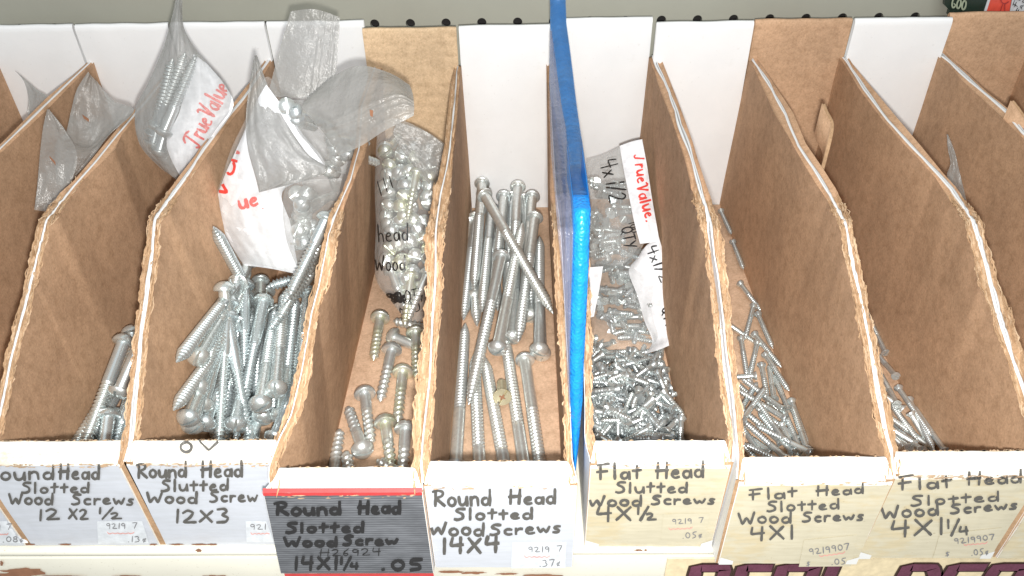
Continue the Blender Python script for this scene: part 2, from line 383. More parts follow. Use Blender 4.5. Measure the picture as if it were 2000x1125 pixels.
def make_bin(b):
    d = SH[b]; lab, backm, labm, lipm = BIN_INFO[b]
    org = Vector((b-.5, D/2-d, 0))
    root = empty('parts_bin', org, lab, 'bin', 'cardboard bins in a row on the shelf')
    BINS[b] = root
    x0, x1 = XF.get(b-1, b-1.), XF.get(b, float(b))
    if b == 5: x0 = 4.075
    wm = [M['kraft'], M['torn'], M['liner_white'], M['torn2']]
    for s in 'LR':
        w_ = MB(); make_wall(w_, b, s); w_.build('side_wall', wm, root, org)
    # floor
    f = MB(); f.grid([[Vector((x0+.03+(x1-x0-.06)*i/6, -d+.05+(D-.07)*j/24, .006+.006*nz(i, j*.5, b))) for i in range(7)] for j in range(25)], flip=True)
    f.build('floor_panel', M['kraft_floor'], root, org)
    # back panel with its folded top edge
    bm_ = MB(); rows = []
    cs = [(D-.012, 0), (D-.012, 1.0), (D-.010, HS), (D-.010, HB-.07), (D-.006, HB-.03), (D+.006, HB-.008), (D+.03, HB+.002), (D+.045, HB-.02), (D+.045, HB-.3), (D+.045, 0)]
    for j in range(17):
        u = j/16; r = []
        for (yy, zz) in cs:
            xa, xb_ = x0+.012, x1-.012
            if zz > HS: 
                q = min(1, (zz-HS)/.25); 
                xa = rimx(b-1, 'GR', D)*(1-q)*.0+xa; 
            wob = .010*nz(u*4, zz*2+b*3) if zz > 1.9 else 0
            r.append(Vector((xa+(xb_-xa)*u, yy-d+.01*nz(u*3, zz, b), zz+(wob if zz > HB-.1 else 0))))
        rows.append(r)
    bm_.grid(rows)
    bm_.build('back_panel', M[backm], root, org)
    # rolled front panel
    xi0, xi1 = rimx(b-1, 'R', LIP-d+.02), rimx(b, 'L', LIP-d+.02)
    if (b-1, 'R') in RIM: xi0 = max(xi0, x0+.045)
    xi1 = min(xi1, x1-.04)
    strip_r = .042 if b in (-1, 0, 1, 7, 8) else .004
    strip_l = .018 if b == 6 else .004
    xo0, xo1 = x0+strip_l, x1-strip_r
    if b in (1, 7, 8): xi1 = min(xi1, x1-.05)
    cs = [(LIP, 0, 0), (LIP, HF-.06, 0), (LIP-.004, HF-.02, 0), (LIP-.016, HF-.004, .05), (LIP-.03, HF-.001, .18), (LIP*.66, HF-.018, .4), (LIP*.4, HF-.042, .62), (.03, HL+.008, .85), (.012, HL-.006, .95), (.002, HL-.03, 1), (0, HL-.09, 1), (0, .5, 1), (0, .2, 1), (0, 0, 1)]
    fm = MB(); rows = []
    for j in range(41):
        u = j/40; r = []
        for (yy, zz, q) in cs:
            a = xi0+(xo0-xi0)*q; c = xi1+(xo1-xi1)*q
            x = a+(c-a)*u
            if b == 3: x -= (.055+.075*(1-zz/HL))*(1-u)*max(0, (q-.5)*2)
            dent = .006*nz(x*5, zz*4+b, 1)+.003*nz(x*19, zz*9+b, 5)
            r.append(Vector((x, yy-d-dent*.6*(q > .1), zz+(dent*1.4 if zz > HL-.05 else 0))))
        rows.append(r)
    fm.grid(rows, 0, flip=True)
    # end caps
    for e in (0, -1):
        ids = [fm.add(p) for p in rows[e]]; fm.face(ids if e else ids[::-1], 0)
    if True:
        rf = random.Random(b*17+5); nfl = 70 if lipm == 'lip' else 26
        for _ in range(nfl):
            x = rf.uniform(xo0+.03, xo1-.05); z = HL-rf.choice((.002, .01, .02, .03))-.03*(b == 3); L = rf.uniform(.01, .06); h_ = rf.uniform(.003, .011)
            q = [(x, z), (x+L*.4, z-h_*.5), (x+L, z+h_*.3), (x+L*.7, z+h_), (x+L*.2, z+h_*.8)]
            fm.face([fm.add((a_, -d-.0135-.004*rf.random(), c_)) for a_, c_ in q], 1)
        for _ in range(nfl//2):
            x = rf.uniform(xi0+.02, xi1-.04); L = rf.uniform(.01, .05); z = HF-.002
            fm.face([fm.add((x+a_*L, LIP-.022+c_*.012-d, z+.006)) for a_, c_ in ((0, 0), (.5, -.4), (1, .1), (.6, .8))], 1)
    fp = fm.build('front_panel', [M[lipm], M['torn2']], root, org, smooth=True)
    LABEL_BVH[b, 'lip'] = fm.bvh()
    # label sheet glued on the face
    lm = MB(); rows = []
    zt = HL-.022 if b != 3 else HL-.03
    zb = 0.006
    for j in range(41):
        u = j/40; x = xo0+.004+(xo1-xo0-.008)*u
        r = []
        for v in range(13):
            t = v/12; z = zb+(zt+.008*nz(x*6, b*3.)-zb)*t
            if b in (5, 6, 7): z = zb+(zt-.030+.02*nz(x*3.5, b*3.)+.012*nz(x*14, b)-zb)*t
            dent = .006*nz(x*5, z*4+b, 1)+.003*nz(x*19, z*9+b, 5)
            r.append(Vector((x-((.055+.075*(1-z/HL))*(1-u) if b == 3 else 0), -d-dent*.6-.005-.003*abs(nz(x*4, z*6, b)), z)))
        rows.append(r)
    lm.grid(rows, 0)
    lb = lm.build('label', [M[labm]], root, org)
    cmb = MB(); cmb.v = fm.v+lm.v; cmb.f = fm.f+[tuple(i+len(fm.v) for i in q) for q in lm.f]
    LABEL_BVH[b, 'label'] = cmb.bvh()
    if b == 3:
        e = MB()
        e.grid([[Vector((xo0-.055*(1-i/30)+(xo1-xo0)*i/30, -d-.014-.003*abs(nz(i*.7)), z+.004*nz(i*.6, z*5))) for i in range(31)] for z in (HL-.032, HL-.004)], flip=False)
        e.grid([[Vector((xo0-.055*(1-i/30)+(xo1-xo0)*i/30, yy-d, zz)) for i in range(31)] for yy, zz in ((-.014, HL-.004), (.012, HL+.010))], flip=False)
        e.build('red_edging', M['red'], root, org)
        e = MB(); e.grid([[Vector((xo0-.12*(1-i/30)+.02+(xo1-xo0-.02)*i/30, -d-.012, z)) for i in range(31)] for z in (-.085, .012)], 0)
        e.build('red_bottom_flap', M['red'], root, org)
    if b in (5, 6, 7):
        w0 = .10
        for (a, c) in ((xo0+.003, xo0+w0), (xo1-w0*.8, xo1-.003)):
            e = MB(); e.grid([[Vector((a+(c-a)*i/6, -d-.0125, .004+(.09 if v else 0)*(1-.5*abs(i/6-(0 if a < xo0+.05 else 1))))) for i in range(7)] for v in (0, 1)])
            e.build('corner_tape', M['tape'], root, org)
    return root
for b in range(-1, 10): make_bin(b)

# ------------------------------------------------------------ shelf, pegboard, sign, hanging pack
def struct(o, kind='structure'): o['kind'] = kind; return o
s = MB()
X0, X1 = -9, 17
cs = [(D+.25, -.004), (1.0, -.004), (-.035, -.004), (-.05, -.010), (-.056, -.026), (-.058, -.05), (-.052, -.054), (-.052, -.062), (-.062, -.066), (-.066, -.075), (-.068, -.30), (-.072, -1.2), (0.1, -1.2)]
s.grid([[Vector((X0+(X1-X0)*j/60, y, z+.003*nz(j*.9, z*3))) for j in range(61)] for y, z in cs])
org = Vector((4, -.05, -.3))
sh = s.build('shelf', M['shelf'], None, org); tag(sh, 'cream painted metal shelf edge with rust spots under the bins', 'shelf')
def blob(px, py, rx, ry, sd, Y, mb):
    c = onY(px, py, Y); ids = [mb.add((c.x, Y, c.z))]
    n = 36
    for i in range(n):
        a = 2*math.pi*i/n; r = 1+.5*nz(math.cos(a)*2+sd, math.sin(a)*2, sd)+.25*nz(math.cos(a)*7, math.sin(a)*7, sd)
        q = onY(px+rx*r*math.cos(a), py+ry*r*math.sin(a), Y); ids.append(mb.add(q))
    for i in range(n): mb.face((ids[0], ids[1+i], ids[1+(i+1) % n]))
for px, py, rx, ry, sd in [(42,1117,36,7,1),(20,1124,40,5,2),(75,1119,14,4,3),(388,1075,6,3,5),(3,1100,3,5,8),(250,1126,30,2.5,9),(420,1126,26,2.5,4),(880,1117,24,2.5,6),(925,1119,26,2.5,7),(1060,1124,40,2.5,11),(990,1121,20,2,12),(120,1126,50,2,13),(640,1126,30,2,14)]:
    rm = MB(); blob(px, py, rx, ry, sd, -.0745-.0004*sd, rm); rm.build('rust_patch', M['rust'], sh, org)
for px, w_, sd in [(127,12,1),(345,14,2),(390,16,3),(415,10,4),(1247,9,5),(1261,3,6),(300,8,7),(60,10,9)]:
    rm = MB(); blob(px, 1063.5 if px < 700 else 1074.5, w_, 1.7, sd, -.0605-.0002*sd, rm); rm.build('paint_chip', M['rust'], sh, org)

# pegboard
pb = MB(); PY = 5.0; pitch = .3819
h0 = onY(732, 48, PY); zr = h0.z+.006; R0 = .050
xs0 = h0.x; 
def pegrow(zc, n0, n1):
    for i in range(n0, n1):
        cx = xs0+i*pitch; n = 20
        hw, hh = pitch/2, pitch/2
        circ = [Vector((cx+R0*math.cos(2*math.pi*k/n+math.pi/4), PY, zc+R0*math.sin(2*math.pi*k/n+math.pi/4))) for k in range(n)]
        sq = []
        for k in range(n):
            a = 2*math.pi*k/n+math.pi/4; c_, s_ = math.cos(a), math.sin(a); q = max(abs(c_), abs(s_)); sq.append(Vector((cx+hw*c_/q, PY, zc+hh*s_/q)))
        deep = [p+Vector((0, .05, 0)) for p in circ]
        pb.grid([deep, circ, sq], 0, close=True)
for r in range(-2, 5): pegrow(zr+r*pitch, -26, 34)
zlo, zhi = zr-2.5*pitch, zr+4.5*pitch; xa, xb2 = xs0-26.5*pitch, xs0+33.5*pitch
pb.grid([[Vector((x, PY, z)) for x in (xa, xb2)] for z in (-1.2, zlo)]); pb.grid([[Vector((x, PY, z)) for x in (xa, xb2)] for z in (zhi, zhi+8)])
bk = pb.build('pegboard_wall', M['peg'], None, Vector((4, PY, 2)), smooth=False); struct(bk)
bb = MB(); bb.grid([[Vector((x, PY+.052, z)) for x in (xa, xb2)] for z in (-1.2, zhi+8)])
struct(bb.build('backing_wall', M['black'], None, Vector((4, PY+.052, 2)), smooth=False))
hk = MB()
for px, py in [(869, 40), (800, 41), (1003, 44)]:
    c = onY(px, py, PY); 

# ------------------------------------------------------------ stroke lettering
G = {}
def g(ch, w, *strokes): G[ch] = (w, strokes)
def arc(cx, cy_, rx, ry, a0, a1, n=10): return [(cx+rx*math.cos(math.radians(a0+(a1-a0)*i/n)), cy_+ry*math.sin(math.radians(a0+(a1-a0)*i/n))) for i in range(n+1)]
g('R', .62, [(.12,0),(.15,.95)], [(0,.9),(.3,1),(.55,.88),(.5,.62),(.15,.5),(.62,.0)])
g('H', .62, [(.08,0),(.12,1)], [(.52,0),(.58,1)], [(.0,.5),(.62,.56)])
g('S', .5, [(.5,.95),(.2,1),(.05,.78),(.4,.5),(.42,.15),(.1,.0),(0,.08)])
g('W', .75, [(0,.95),(.16,0),(.38,.6),(.55,0),(.75,1)])
g('F', .55, [(.1,0),(.14,.95)], [(0,.95),(.55,1)], [(-.04,.5),(.45,.56)])
g('O', .55, arc(.28,.45,.26,.42,80,440,16))
g('V', .55, [(0,.9),(.22,.0),(.55,.85)])
g('T', .5, [(.25,0),(.25,1)], [(0,.95),(.5,1)])
g('Q', .55, arc(.28,.5,.26,.45,90,450,14), [(.35,.2),(.6,-.08)])
g('Y', .5, [(0,1),(.24,.5)], [(.5,1),(.2,0)])
g('C', .5, arc(.3,.5,.28,.5,50,310,12)); g('E', .45, [(.45,1),(0,1),(0,0),(.45,0)], [(0,.5),(.38,.5)]); g('A', .55, [(0,0),(.27,1),(.55,0)], [(.1,.35),(.45,.35)])
g('L', .42, [(0,1),(0,0),(.42,0)]); g('D', .52, [(0,0),(0,1)], [(0,1),(.35,.9),(.52,.5),(.35,.08),(0,0)]); g('G', .5, arc(.3,.5,.28,.5,50,330,12), [(.55,.3),(.3,.38)])
g('o', .42, arc(.21,.28,.2,.27,90,450,12)); g('u', .45, [(0,.55),(.04,.1),(.2,0),(.38,.18),(.42,.55)], [(.42,.55),(.44,0)])
g('n', .42, [(.03,0),(.03,.55)], [(.03,.35),(.2,.55),(.36,.45),(.4,0)])
g('d', .46, arc(.2,.25,.19,.25,70,400,10), [(.44,1),(.42,0)])
g('e', .42, [(.02,.28),(.38,.34),(.3,.55),(.1,.5),(.0,.2),(.15,.0),(.4,.08)])
g('a', .44, arc(.2,.25,.19,.25,60,400,10), [(.42,.52),(.43,0)])
g('l', .2, [(.08,0),(.1,1)]); g('t', .38, [(.18,0),(.2,.85)], [(0,.5),(.4,.55)])
g('s', .36, [(.34,.52),(.12,.55),(.04,.4),(.32,.2),(.26,.0),(0,.03)]); g('c', .36, arc(.22,.28,.2,.27,50,310,9))
g('r', .34, [(.04,.0),(.05,.55)], [(.05,.3),(.18,.52),(.34,.5)]); g('w', .56, [(0,.52),(.12,0),(.28,.42),(.4,0),(.56,.55)])
g('h', .42, [(.04,0),(.05,1)], [(.05,.35),(.2,.55),(.36,.42),(.38,0)]); g('v', .4, [(0,.5),(.18,0),(.4,.52)]); g('x', .36, [(0,.5),(.34,0)], [(.32,.52),(0,0)]); g('y', .4, [(0,.5),(.2,.05)], [(.38,.52),(.05,-.4)])
g('1', .16, [(.08,0),(.12,1)]); g('2', .5, [(0,.78),(.2,1),(.42,.8),(.3,.45),(0,.03),(.52,.06)])
g('3', .48, [(.02,.92),(.3,1),(.42,.78),(.18,.54),(.46,.36),(.36,.04),(0,.0)]); g('4', .52, [(.1,1),(0,.5),(.5,.55)], [(.42,1),(.38,0)])
g('5', .46, [(.46,1),(.1,.98),(.06,.58),(.38,.52),(.4,.12),(.05,.0)]); g('X', .55, [(0,.05),(.52,.9)], [(.05,.95),(.5,0)])
g('0', .46, arc(.23,.48,.21,.44,90,450,14)); g('9', .42, arc(.2,.72,.18,.24,0,360,10), [(.38,.75),(.34,0)]); g('7', .46, [(0,.95),(.25,1),(.46,.98)], [(.46,.98),(.3,.5),(.18,0)]); g('8', .42, arc(.2,.74,.16,.22,270,630,10), arc(.2,.26,.2,.26,90,450,10))
g('6', .42, [(.36,1),(.05,.5),(.05,.1),(.25,0),(.4,.2),(.3,.42),(.06,.3)])
g('.', .14, [(.03,.03),(.09,.05)]); g('/', .34, [(0,-.02),(.34,1)]); g('$', .42, [(.4,.85),(.1,.88),(.04,.65),(.36,.4),(.3,.15),(0,.15)], [(.22,1),(.18,0)]); g(' ', .42)
g('{', .36, arc(.22,.3,.16,.22,50,310,8), [(.34,.62),(.12,-.05)])     # cent sign
g('½', .62, [(.06,.45),(.08,1)], [(.12,-.02),(.42,1)], [(.36,.42),(.5,.52),(.58,.4),(.5,.22),(.36,.02),(.66,.03)]); g('¼', .62, [(.06,.45),(.08,1)], [(.14,-.02),(.40,1)], [(.42,.5),(.36,.22),(.62,.24)], [(.58,.5),(.56,0)])
g('I', .1, [(.05,0),(.05,1)]); g('N', .5, [(0,0),(0,1),(.48,0),(.5,1)]); g('M', .6, [(0,0),(.08,1),(.3,.3),(.5,1),(.6,0)]); g('U', .5, [(0,1),(.05,.1),(.25,0),(.45,.15),(.48,1)])
# script capitals for the red bag print
g('T~', .6, [(-.08,.80),(.1,.98),(.62,1.0),(.8,.92)], [(.42,.98),(.3,.4),(.22,0),(.06,.02),(.0,.14)])
g('V~', .55, [(-.05,.85),(.1,1),(.2,.85),(.24,0),(.42,.5),(.62,1.02)])
class Ink:
    def __init__(s, off=.006): s.mb = MB(); s.o = off; s.n = 0
    def stroke(s, bvh, pts, wpx, jit=.4):
        # densify
        P = [Vector(p) for p in pts]
        out = []
        for a, b_ in zip(P, P[1:]):
            n = max(1, int((b_-a).length/3))
            for i in range(n): out.append(a+(b_-a)*(i/n))
        out.append(P[-1])
        for _ in range(1):
            if len(out) > 4: out = [out[0]]+[(out[i-1]+out[i]*2+out[i+1])/4 for i in range(1, len(out)-1)]+[out[-1]]
        if len(out) < 2: return
        s.n += 1
        L, Rr = [], []
        for i, p in enumerate(out):
            t = (out[min(i+1, len(out)-1)]-out[max(i-1, 0)])
            if t.length < 1e-6: t = Vector((1, 0))
            t.normalize(); nn = Vector((-t.y, t.x)); w_ = wpx*.5*(1+.38*nz(i*.35, s.n*3.3))
            if i == 0: p = p-t*wpx*.3; w_ *= .75
            if i == len(out)-1: p = p+t*wpx*.3; w_ *= .75
            L.append(p+nn*w_); Rr.append(p-nn*w_)
        def hit(q):
            dr = ray(q.x, q.y).normalized(); h = bvh.ray_cast(CAM, dr)
            if h[0] is None: return None
            n_ = h[1]; n_ = n_ if n_.dot(dr) < 0 else -n_
            return h[0]+n_*(s.o+.0006*(s.n % 7))
        hl, hr = [hit(q) for q in L], [hit(q) for q in Rr]
        prev = None
        for a, c in zip(hl, hr):
            if a is None or c is None: prev = None; continue
            cur = (s.mb.add(a), s.mb.add(c))
            if prev and (s.mb.v[prev[0]]-a).length < .12: s.mb.face((prev[0], cur[0], cur[1], prev[1]))
            prev = cur
    def text(s, bvh, txt, p0, p1, h, wpx, slant=0.0, wob=1.0):
        toks = []; i = 0
        while i < len(txt):
            if i+1 < len(txt) and txt[i+1] == '~': toks.append(txt[i:i+2]); i += 2
            else: toks.append(txt[i]); i += 1
        gap = .16; tot = sum(G[t][0]+gap for t in toks)-gap
        p0, p1 = Vector(p0), Vector(p1); dx = (p1-p0)/tot; L = dx.length; e = dx/L; up = Vector((e.y, -e.x))*h
        x = 0
        for j, t in enumerate(toks):
            w_, st = G[t]
            dy = .05*nz(j*1.7+p0.x*.1, p0.y*.1)*wob; sc = 1+.10*nz(j*2.3, p0.x*.13)*wob
            for k, sk in enumerate(st):
                pts = []
                for q, (a, b_) in enumerate(sk):
                    a2 = x+a+slant*b_+.02*nz(q*1.3+j, k+p0.y*.3)*wob; b2 = (b_*sc+dy+.025*nz(q*.9+j*2, k*3+p0.x*.2)*wob)
                    pts.append(p0+dx*a2+up*b2)
                s.stroke(bvh, pts, wpx)
            x += w_+gap
    def build(s, name, m_, parent, org): 
        if s.mb.f: return s.mb.build(name, m_, parent, org, smooth=False)
def letter(b, where, lines, m_, name='handwriting', off=.006):
    ik = Ink(off); bv = LABEL_BVH[b, where]
    for (t, x0, y0, x1, y1, h, w_) in lines: ik.text(bv, t, (x0, y0), (x1, y1), h, w_*(1.35 if b == 3 and m_ is I_ else 1.2), wob=1.25)
    par = [c for c in BINS[b].children if c.name.startswith('label' if where == 'label' else 'front_panel')][0]
    ik.build(name, m_, par, Vector((b-.5, D/2-SH[b], 0)))
def sticker(b, quad, nums, price, red, faint=False, back=True):
    org = Vector((b-.5, D/2-SH[b], 0)); bv = LABEL_BVH[b, 'label']
    mb = MB(); (ax, ay), (bx, by), (cx, cy_), (dx, dy) = quad; rows = []
    for i in range(9):
        u = i/8; r = []
        for j in range(5):
            v = j/4; px = (ax*(1-u)+bx*u)*(1-v)+(dx*(1-u)+cx*u)*v; py = (ay*(1-u)+by*u)*(1-v)+(dy*(1-u)+cy_*u)*v
            dr = ray(px, py).normalized(); h = bv.ray_cast(CAM, dr)
            r.append(h[0]+Vector((0, -.004, 0)) if h[0] else onY(px, py, -SH[b]-.012))
        rows.append(r)
    mb.grid(rows, 0, flip=True)
    o = mb.build('price_sticker', M['paper'] if back else M['label_aged'], BINS[b], org)
    bvs = mb.bvh()
    ik = Ink(.0025)
    for (t, x0, y0, x1, y1, h, w_) in nums+price: ik.text(bvs, t, (x0, y0), (x1, y1), h, w_, wob=.3)
    ik.build('printed_number', M['inkgrey'], o, org)
    ik = Ink(.003)
    for (x0, y0, x1, y1) in red:
        pts = [(x0+(x1-x0)*i/24, y0+(y1-y0)*i/24+(3 if i % 2 else -2.5)*abs(math.cos(i*.9))) for i in range(25)]
        ik.stroke(bvs, pts, 1.6)
    ik.build('printed_name', M['redfaint'], o, org)
I_ = M['ink']; IF = M['inkfade']
letter(1, 'label', [('Round', -34, 936, 106, 935, 27, 4.6), ('Head', 116, 934, 195, 934, 28, 4.6), ('Slotted', 44, 962, 175, 960, 20, 4.2), ('Wood', 19, 985, 104, 984, 22, 4.4), ('Screws', 141, 984, 262, 984, 21, 4.2), ('12', 76, 1014, 116, 1013, 21, 4.2), ('X2', 135, 1013, 172, 1013, 20, 4.0), ('½', 192, 1012, 236, 1011, 22, 3.4)], IF)
letter(2, 'label', [('Round', 268, 932, 364, 931, 28, 4.8), ('Head', 394, 931, 474, 929, 29, 4.8), ('Slutted', 316, 958, 446, 956, 22, 4.6), ('Wood', 288, 981, 386, 981, 22, 4.6), ('Screw', 411, 979, 503, 978, 22, 4.4), ('12X3', 343, 1020, 448, 1018, 26, 4.4)], IF)
letter(2, 'lip', [('O', 352, 884, 376, 884, 23, 4.6), ('V', 393, 882, 432, 878, 23, 4.4)], IF)
letter(3, 'label', [('Round', 537, 1005, 665, 1004, 25, 5.6), ('Head', 700, 1002, 782, 1001, 25, 5.4), ('Slotted', 560, 1039, 710, 1037, 20, 5.2), ('Wood', 556, 1066, 658, 1065, 18, 5.4), ('Screw', 671, 1063, 776, 1062, 18, 5.2), ('14X1', 575, 1112, 660, 1110, 26, 4.8), ('¼', 664, 1111, 700, 1109, 25, 4.0), ('.', 746, 1112, 752, 1112, 20, 5.5), ('05', 765, 1112, 824, 1112, 21, 5.4)], I_)
letter(3, 'label', [('H26924', 624, 1085, 744, 1083, 14, 1.6)], I_, 'pencil_number')
letter(4, 'label', [('Round', 846, 987, 958, 985, 31, 5.2), ('Head', 994, 983, 1085, 982, 27, 5.2), ('Slotted', 888, 1014, 1040, 1011, 22, 5.0), ('Wood', 840, 1044, 945, 1044, 25, 5.2), ('Screws', 958, 1044, 1095, 1038, 22, 4.8), ('14X4', 864, 1080, 975, 1077, 31, 5.6)], IF)
letter(5, 'label', [('Flat', 1168, 935, 1252, 932, 28, 4.8), ('Head', 1281, 933, 1374, 931, 29, 4.8), ('Slutted', 1203, 961, 1342, 960, 21, 4.4), ('Wood', 1150, 988, 1253, 986, 21, 4.8), ('Screws', 1272, 984, 1396, 982, 18, 4.4), ('4X½', 1166, 1017, 1278, 1013, 27, 4.6)], IF)
letter(6, 'label', [('Flat', 1465, 975, 1556, 969, 20, 4.0), ('Head', 1594, 967, 1686, 962, 19, 4.0), ('Slotted', 1498, 998, 1638, 992, 20, 4.0), ('Wood', 1443, 1022, 1545, 1019, 22, 4.2), ('Screws', 1567, 1018, 1686, 1014, 18, 4.2), ('4X1', 1466, 1055, 1550, 1050, 26, 4.4)], IF)
letter(7, 'label', [('Flat', 1757, 956, 1858, 949, 25, 4.4), ('Head', 1888, 945, 1994, 941, 24, 4.4), ('Slotted', 1779, 987, 1950, 976, 19, 4.0), ('Wood', 1722, 1012, 1832, 1004, 24, 4.6), ('Screws', 1856, 1002, 1986, 992, 18, 4.4), ('4X1', 1742, 1048, 1842, 1042, 32, 4.6), ('¼', 1848, 1044, 1890, 1041, 31, 4.0)], IF)
sticker(1, ((190,1017),(278,1017),(291,1060),(192,1061)), [('9219 7', 208, 1032, 268, 1031, 11, 1.7)], [('.13{', 250, 1058, 286, 1057, 11, 1.8)], [(210,1041,262,1041)])
sticker(0, ((-30,1017),(35,1017),(55,1060),(-28,1061)), [('19 7', -12, 1034, 22, 1033, 11, 1.7)], [('.08{', 6, 1058, 46, 1058, 11, 1.8)], [(-10,1043,16,1043)])
sticker(2, ((480,1017),(520,1017),(536,1058),(482,1058)), [('921', 489, 1034, 520, 1033, 11, 1.7)], [], [(490,1042,530,1041)])
sticker(4, ((1001,1058),(1106,1058),(1104,1109),(998,1110)), [('9219 7', 1032, 1078, 1098, 1076, 11, 1.8)], [('.37{', 1054, 1106, 1094, 1104, 13, 1.9)], [(1024,1087,1074,1087)])
sticker(5, ((1296,1002),(1385,1002),(1378,1058),(1290,1058)), [('9219 7', 1313, 1023, 1374, 1020, 10, 1.8)], [('.05{', 1333, 1051, 1371, 1049, 12, 1.9)], [(1306,1033,1352,1031)], back=False)
sticker(6, ((1570,1054),(1674,1044),(1662,1106),(1560,1107)), [('9219907', 1581, 1083, 1659, 1072, 12, 2.0)], [('$', 1575, 1105, 1583, 1104, 9, 1.7), ('.05', 1624, 1103, 1652, 1101, 12, 2.0)], [(1600,1086,1650,1079)], back=False)
sticker(7, ((1835,1042),(1957,1030),(1938,1090),(1822,1090)), [('9219907', 1864, 1062, 1942, 1053, 11, 2.0)], [('$', 1846, 1086, 1855, 1085, 9, 1.7), ('.05{', 1897, 1085, 1930, 1082, 12, 2.0)], [(1882,1064,1928,1060)], back=False)

# ------------------------------------------------------------ sign stuck to the shelf face
SY = -.0735
q0 = onY(1306, 1078, SY); sg_ = MB()
sorg = Vector((6.5, SY, -.5))
sg_.grid([[Vector((q0.x+(9.6-q0.x)*i/20, SY-.012, -.062-z)) for i in range(21)] for z in (.75, 0)])
sg_.grid([[Vector((q0.x, SY+.0+dy_, -.062-z)) for dy_ in (0, -.012)] for z in (.75, 0)]); sg_.grid([[Vector((q0.x+(9.6-q0.x)*i/20, SY+dy_, -.062)) for i in range(21)] for dy_ in (-.012, 0)])
sign = sg_.build('painted_sign', M['cream'], None, sorg, smooth=False)
tag(sign, 'cream board with big maroon outlined block letters on the shelf edge', 'sign')
def block(ch, xc, w_, mo, mf, par):
    zt = -.122; h = .50
    st = {'C': [[(1,.72),(1,1),(0,1),(0,0),(1,0)]], 'E': [[(1,1),(0,1),(0,0),(1,0)],[(0,.5),(.8,.5)]], 'A': [[(0,0),(0,1),(1,1),(1,0)]], 'L': [[(0,1),(0,0),(1,0)]],
          'D': [[(0,0),(0,1),(.8,1),(1,.8),(1,0)]], 'S': [[(1,.75),(1,1),(0,1),(0,.5),(1,.5),(1,0),(0,0)]]}[ch]; gw_ = 1
    for (wd_, off, acc) in ((.128, .016, mo), (.090, .020, mf)):
        for k, sk in enumerate(st):
            pts = [Vector((xc+(a/gw_-.5)*w_, zt-.05-h*(1-b_))) for a, b_ in sk]
            out = []
            for a, b2 in zip(pts, pts[1:]): out += [a+(b2-a)*(i/6) for i in range(6)]
            out.append(pts[-1]); L = []
            for i, p in enumerate(out):
                t = out[min(i+1, len(out)-1)]-out[max(i-1, 0)]; t.normalize(); n_ = Vector((-t.y, t.x))*wd_*.5
                e = t*(wd_*.42 if i == len(out)-1 else -wd_*.42 if i == 0 else 0)
                yy = SY-off-.0006*k
                L.append([Vector((p.x+n_.x+e.x, yy, p.y+n_.y+e.y)), Vector((p.x-n_.x+e.x, yy, p.y-n_.y+e.y))])
            acc.grid(L)
mo, mf = MB(), MB()
for ch, px, pw in [('C', 1385, 75), ('E', 1470, 62), ('A', 1555, 84), ('L', 1645, 62), ('D', 1795, 82), ('E', 1880, 70), ('S', 1965, 78)]:
    a = onY(px, 1115, SY); b2 = onY(px+pw, 1115, SY)
    block(ch, a.x, (b2.x-a.x)*.75, mo, mf, sign)
mo.build('letter_outline', M['outline'], sign, sorg, smooth=False); mf.build('block_letters', M['maroon'], sign, sorg, smooth=False)

# hanging pack, top right
pk = empty('blister_pack', onY(1930, 10, 4.9), 'dark green pack with red and white panels hanging on the pegboard', 'package')
porg = onY(1930, 10, 4.9)
def quadpatch(pts, Y, th, m_, nm, n=1):
    mb = MB(); f_ = [onY(x, y, Y) for x, y in pts]; b_ = [p+Vector((0, th, 0)) for p in f_]
    i = [mb.add(p) for p in f_]; j = [mb.add(p) for p in b_]; mb.face(i)
    mb.face(j[::-1])
    for k in range(len(i)): mb.face((i[k], i[(k+1) % len(i)], j[(k+1) % len(i)], j[k]))
    return mb.build(nm, m_, pk, porg, smooth=False)
M['green'] = plain('pack_green', (.016,.03,.022), .3); M['orange'] = plain('pack_red', (.62,.08,.05), .3); M['packwhite'] = plain('pack_white', (.55,.56,.58), .35); M['dred'] = plain('pack_dark_red', (.30,.03,.03), .4); M['palegreen'] = plain('pack_print', (.30,.34,.24), .5)
quadpatch([(1845,10),(1855,20),(1852,29),(2080,24),(2085,-70),(1850,-70)], 4.86, .05, M['green'], 'card')
quadpatch([(1923,28),(1971,27),(1982,-40),(1945,-40)], 4.85, .008, M['orange'], 'red_panel')
quadpatch([(1920,28.2),(1925,28),(1947,-40),(1942,-40)], 4.848, .008, M['packwhite'], 'stripe')
quadpatch([(1972,26),(2070,24),(2080,-40),(1984,-40)], 4.85, .008, M['packwhite'], 'white_panel')
mbp = MB(); ik = Ink(.004)
dummy = MB(); dummy.grid([[onY(x, y, 4.845) for x in (1830, 2090)] for y in (-80, 40)]); bvd = dummy.bvh()
ik.text(bvd, 'GOO', (1857, 14), (1884, 20), 22, 3.2, wob=.2); ik.build('printed_letters', M['palegreen'], pk, porg)
ik = Ink(.004); ik.text(bvd, 'FIN', (1986, 14), (1998, -12), 10, 1.6, wob=.2); ik.text(bvd, 'FAST', (1990, 26), (2010, -4), 8, 1.6, wob=.2); ik.build('small_print', M['black'], pk, porg)
ik = Ink(.004); ik.stroke(bvd, [(1956, -20), (1955, 4), (1962, 8), (1970, 3)], 2.0); ik.stroke(bvd, [(1958, 8), (1952, 26)], 2.0); ik.stroke(bvd, [(1962, 8), (1962, 26)], 2.0); ik.build('drawing', M['dred'], pk, porg)

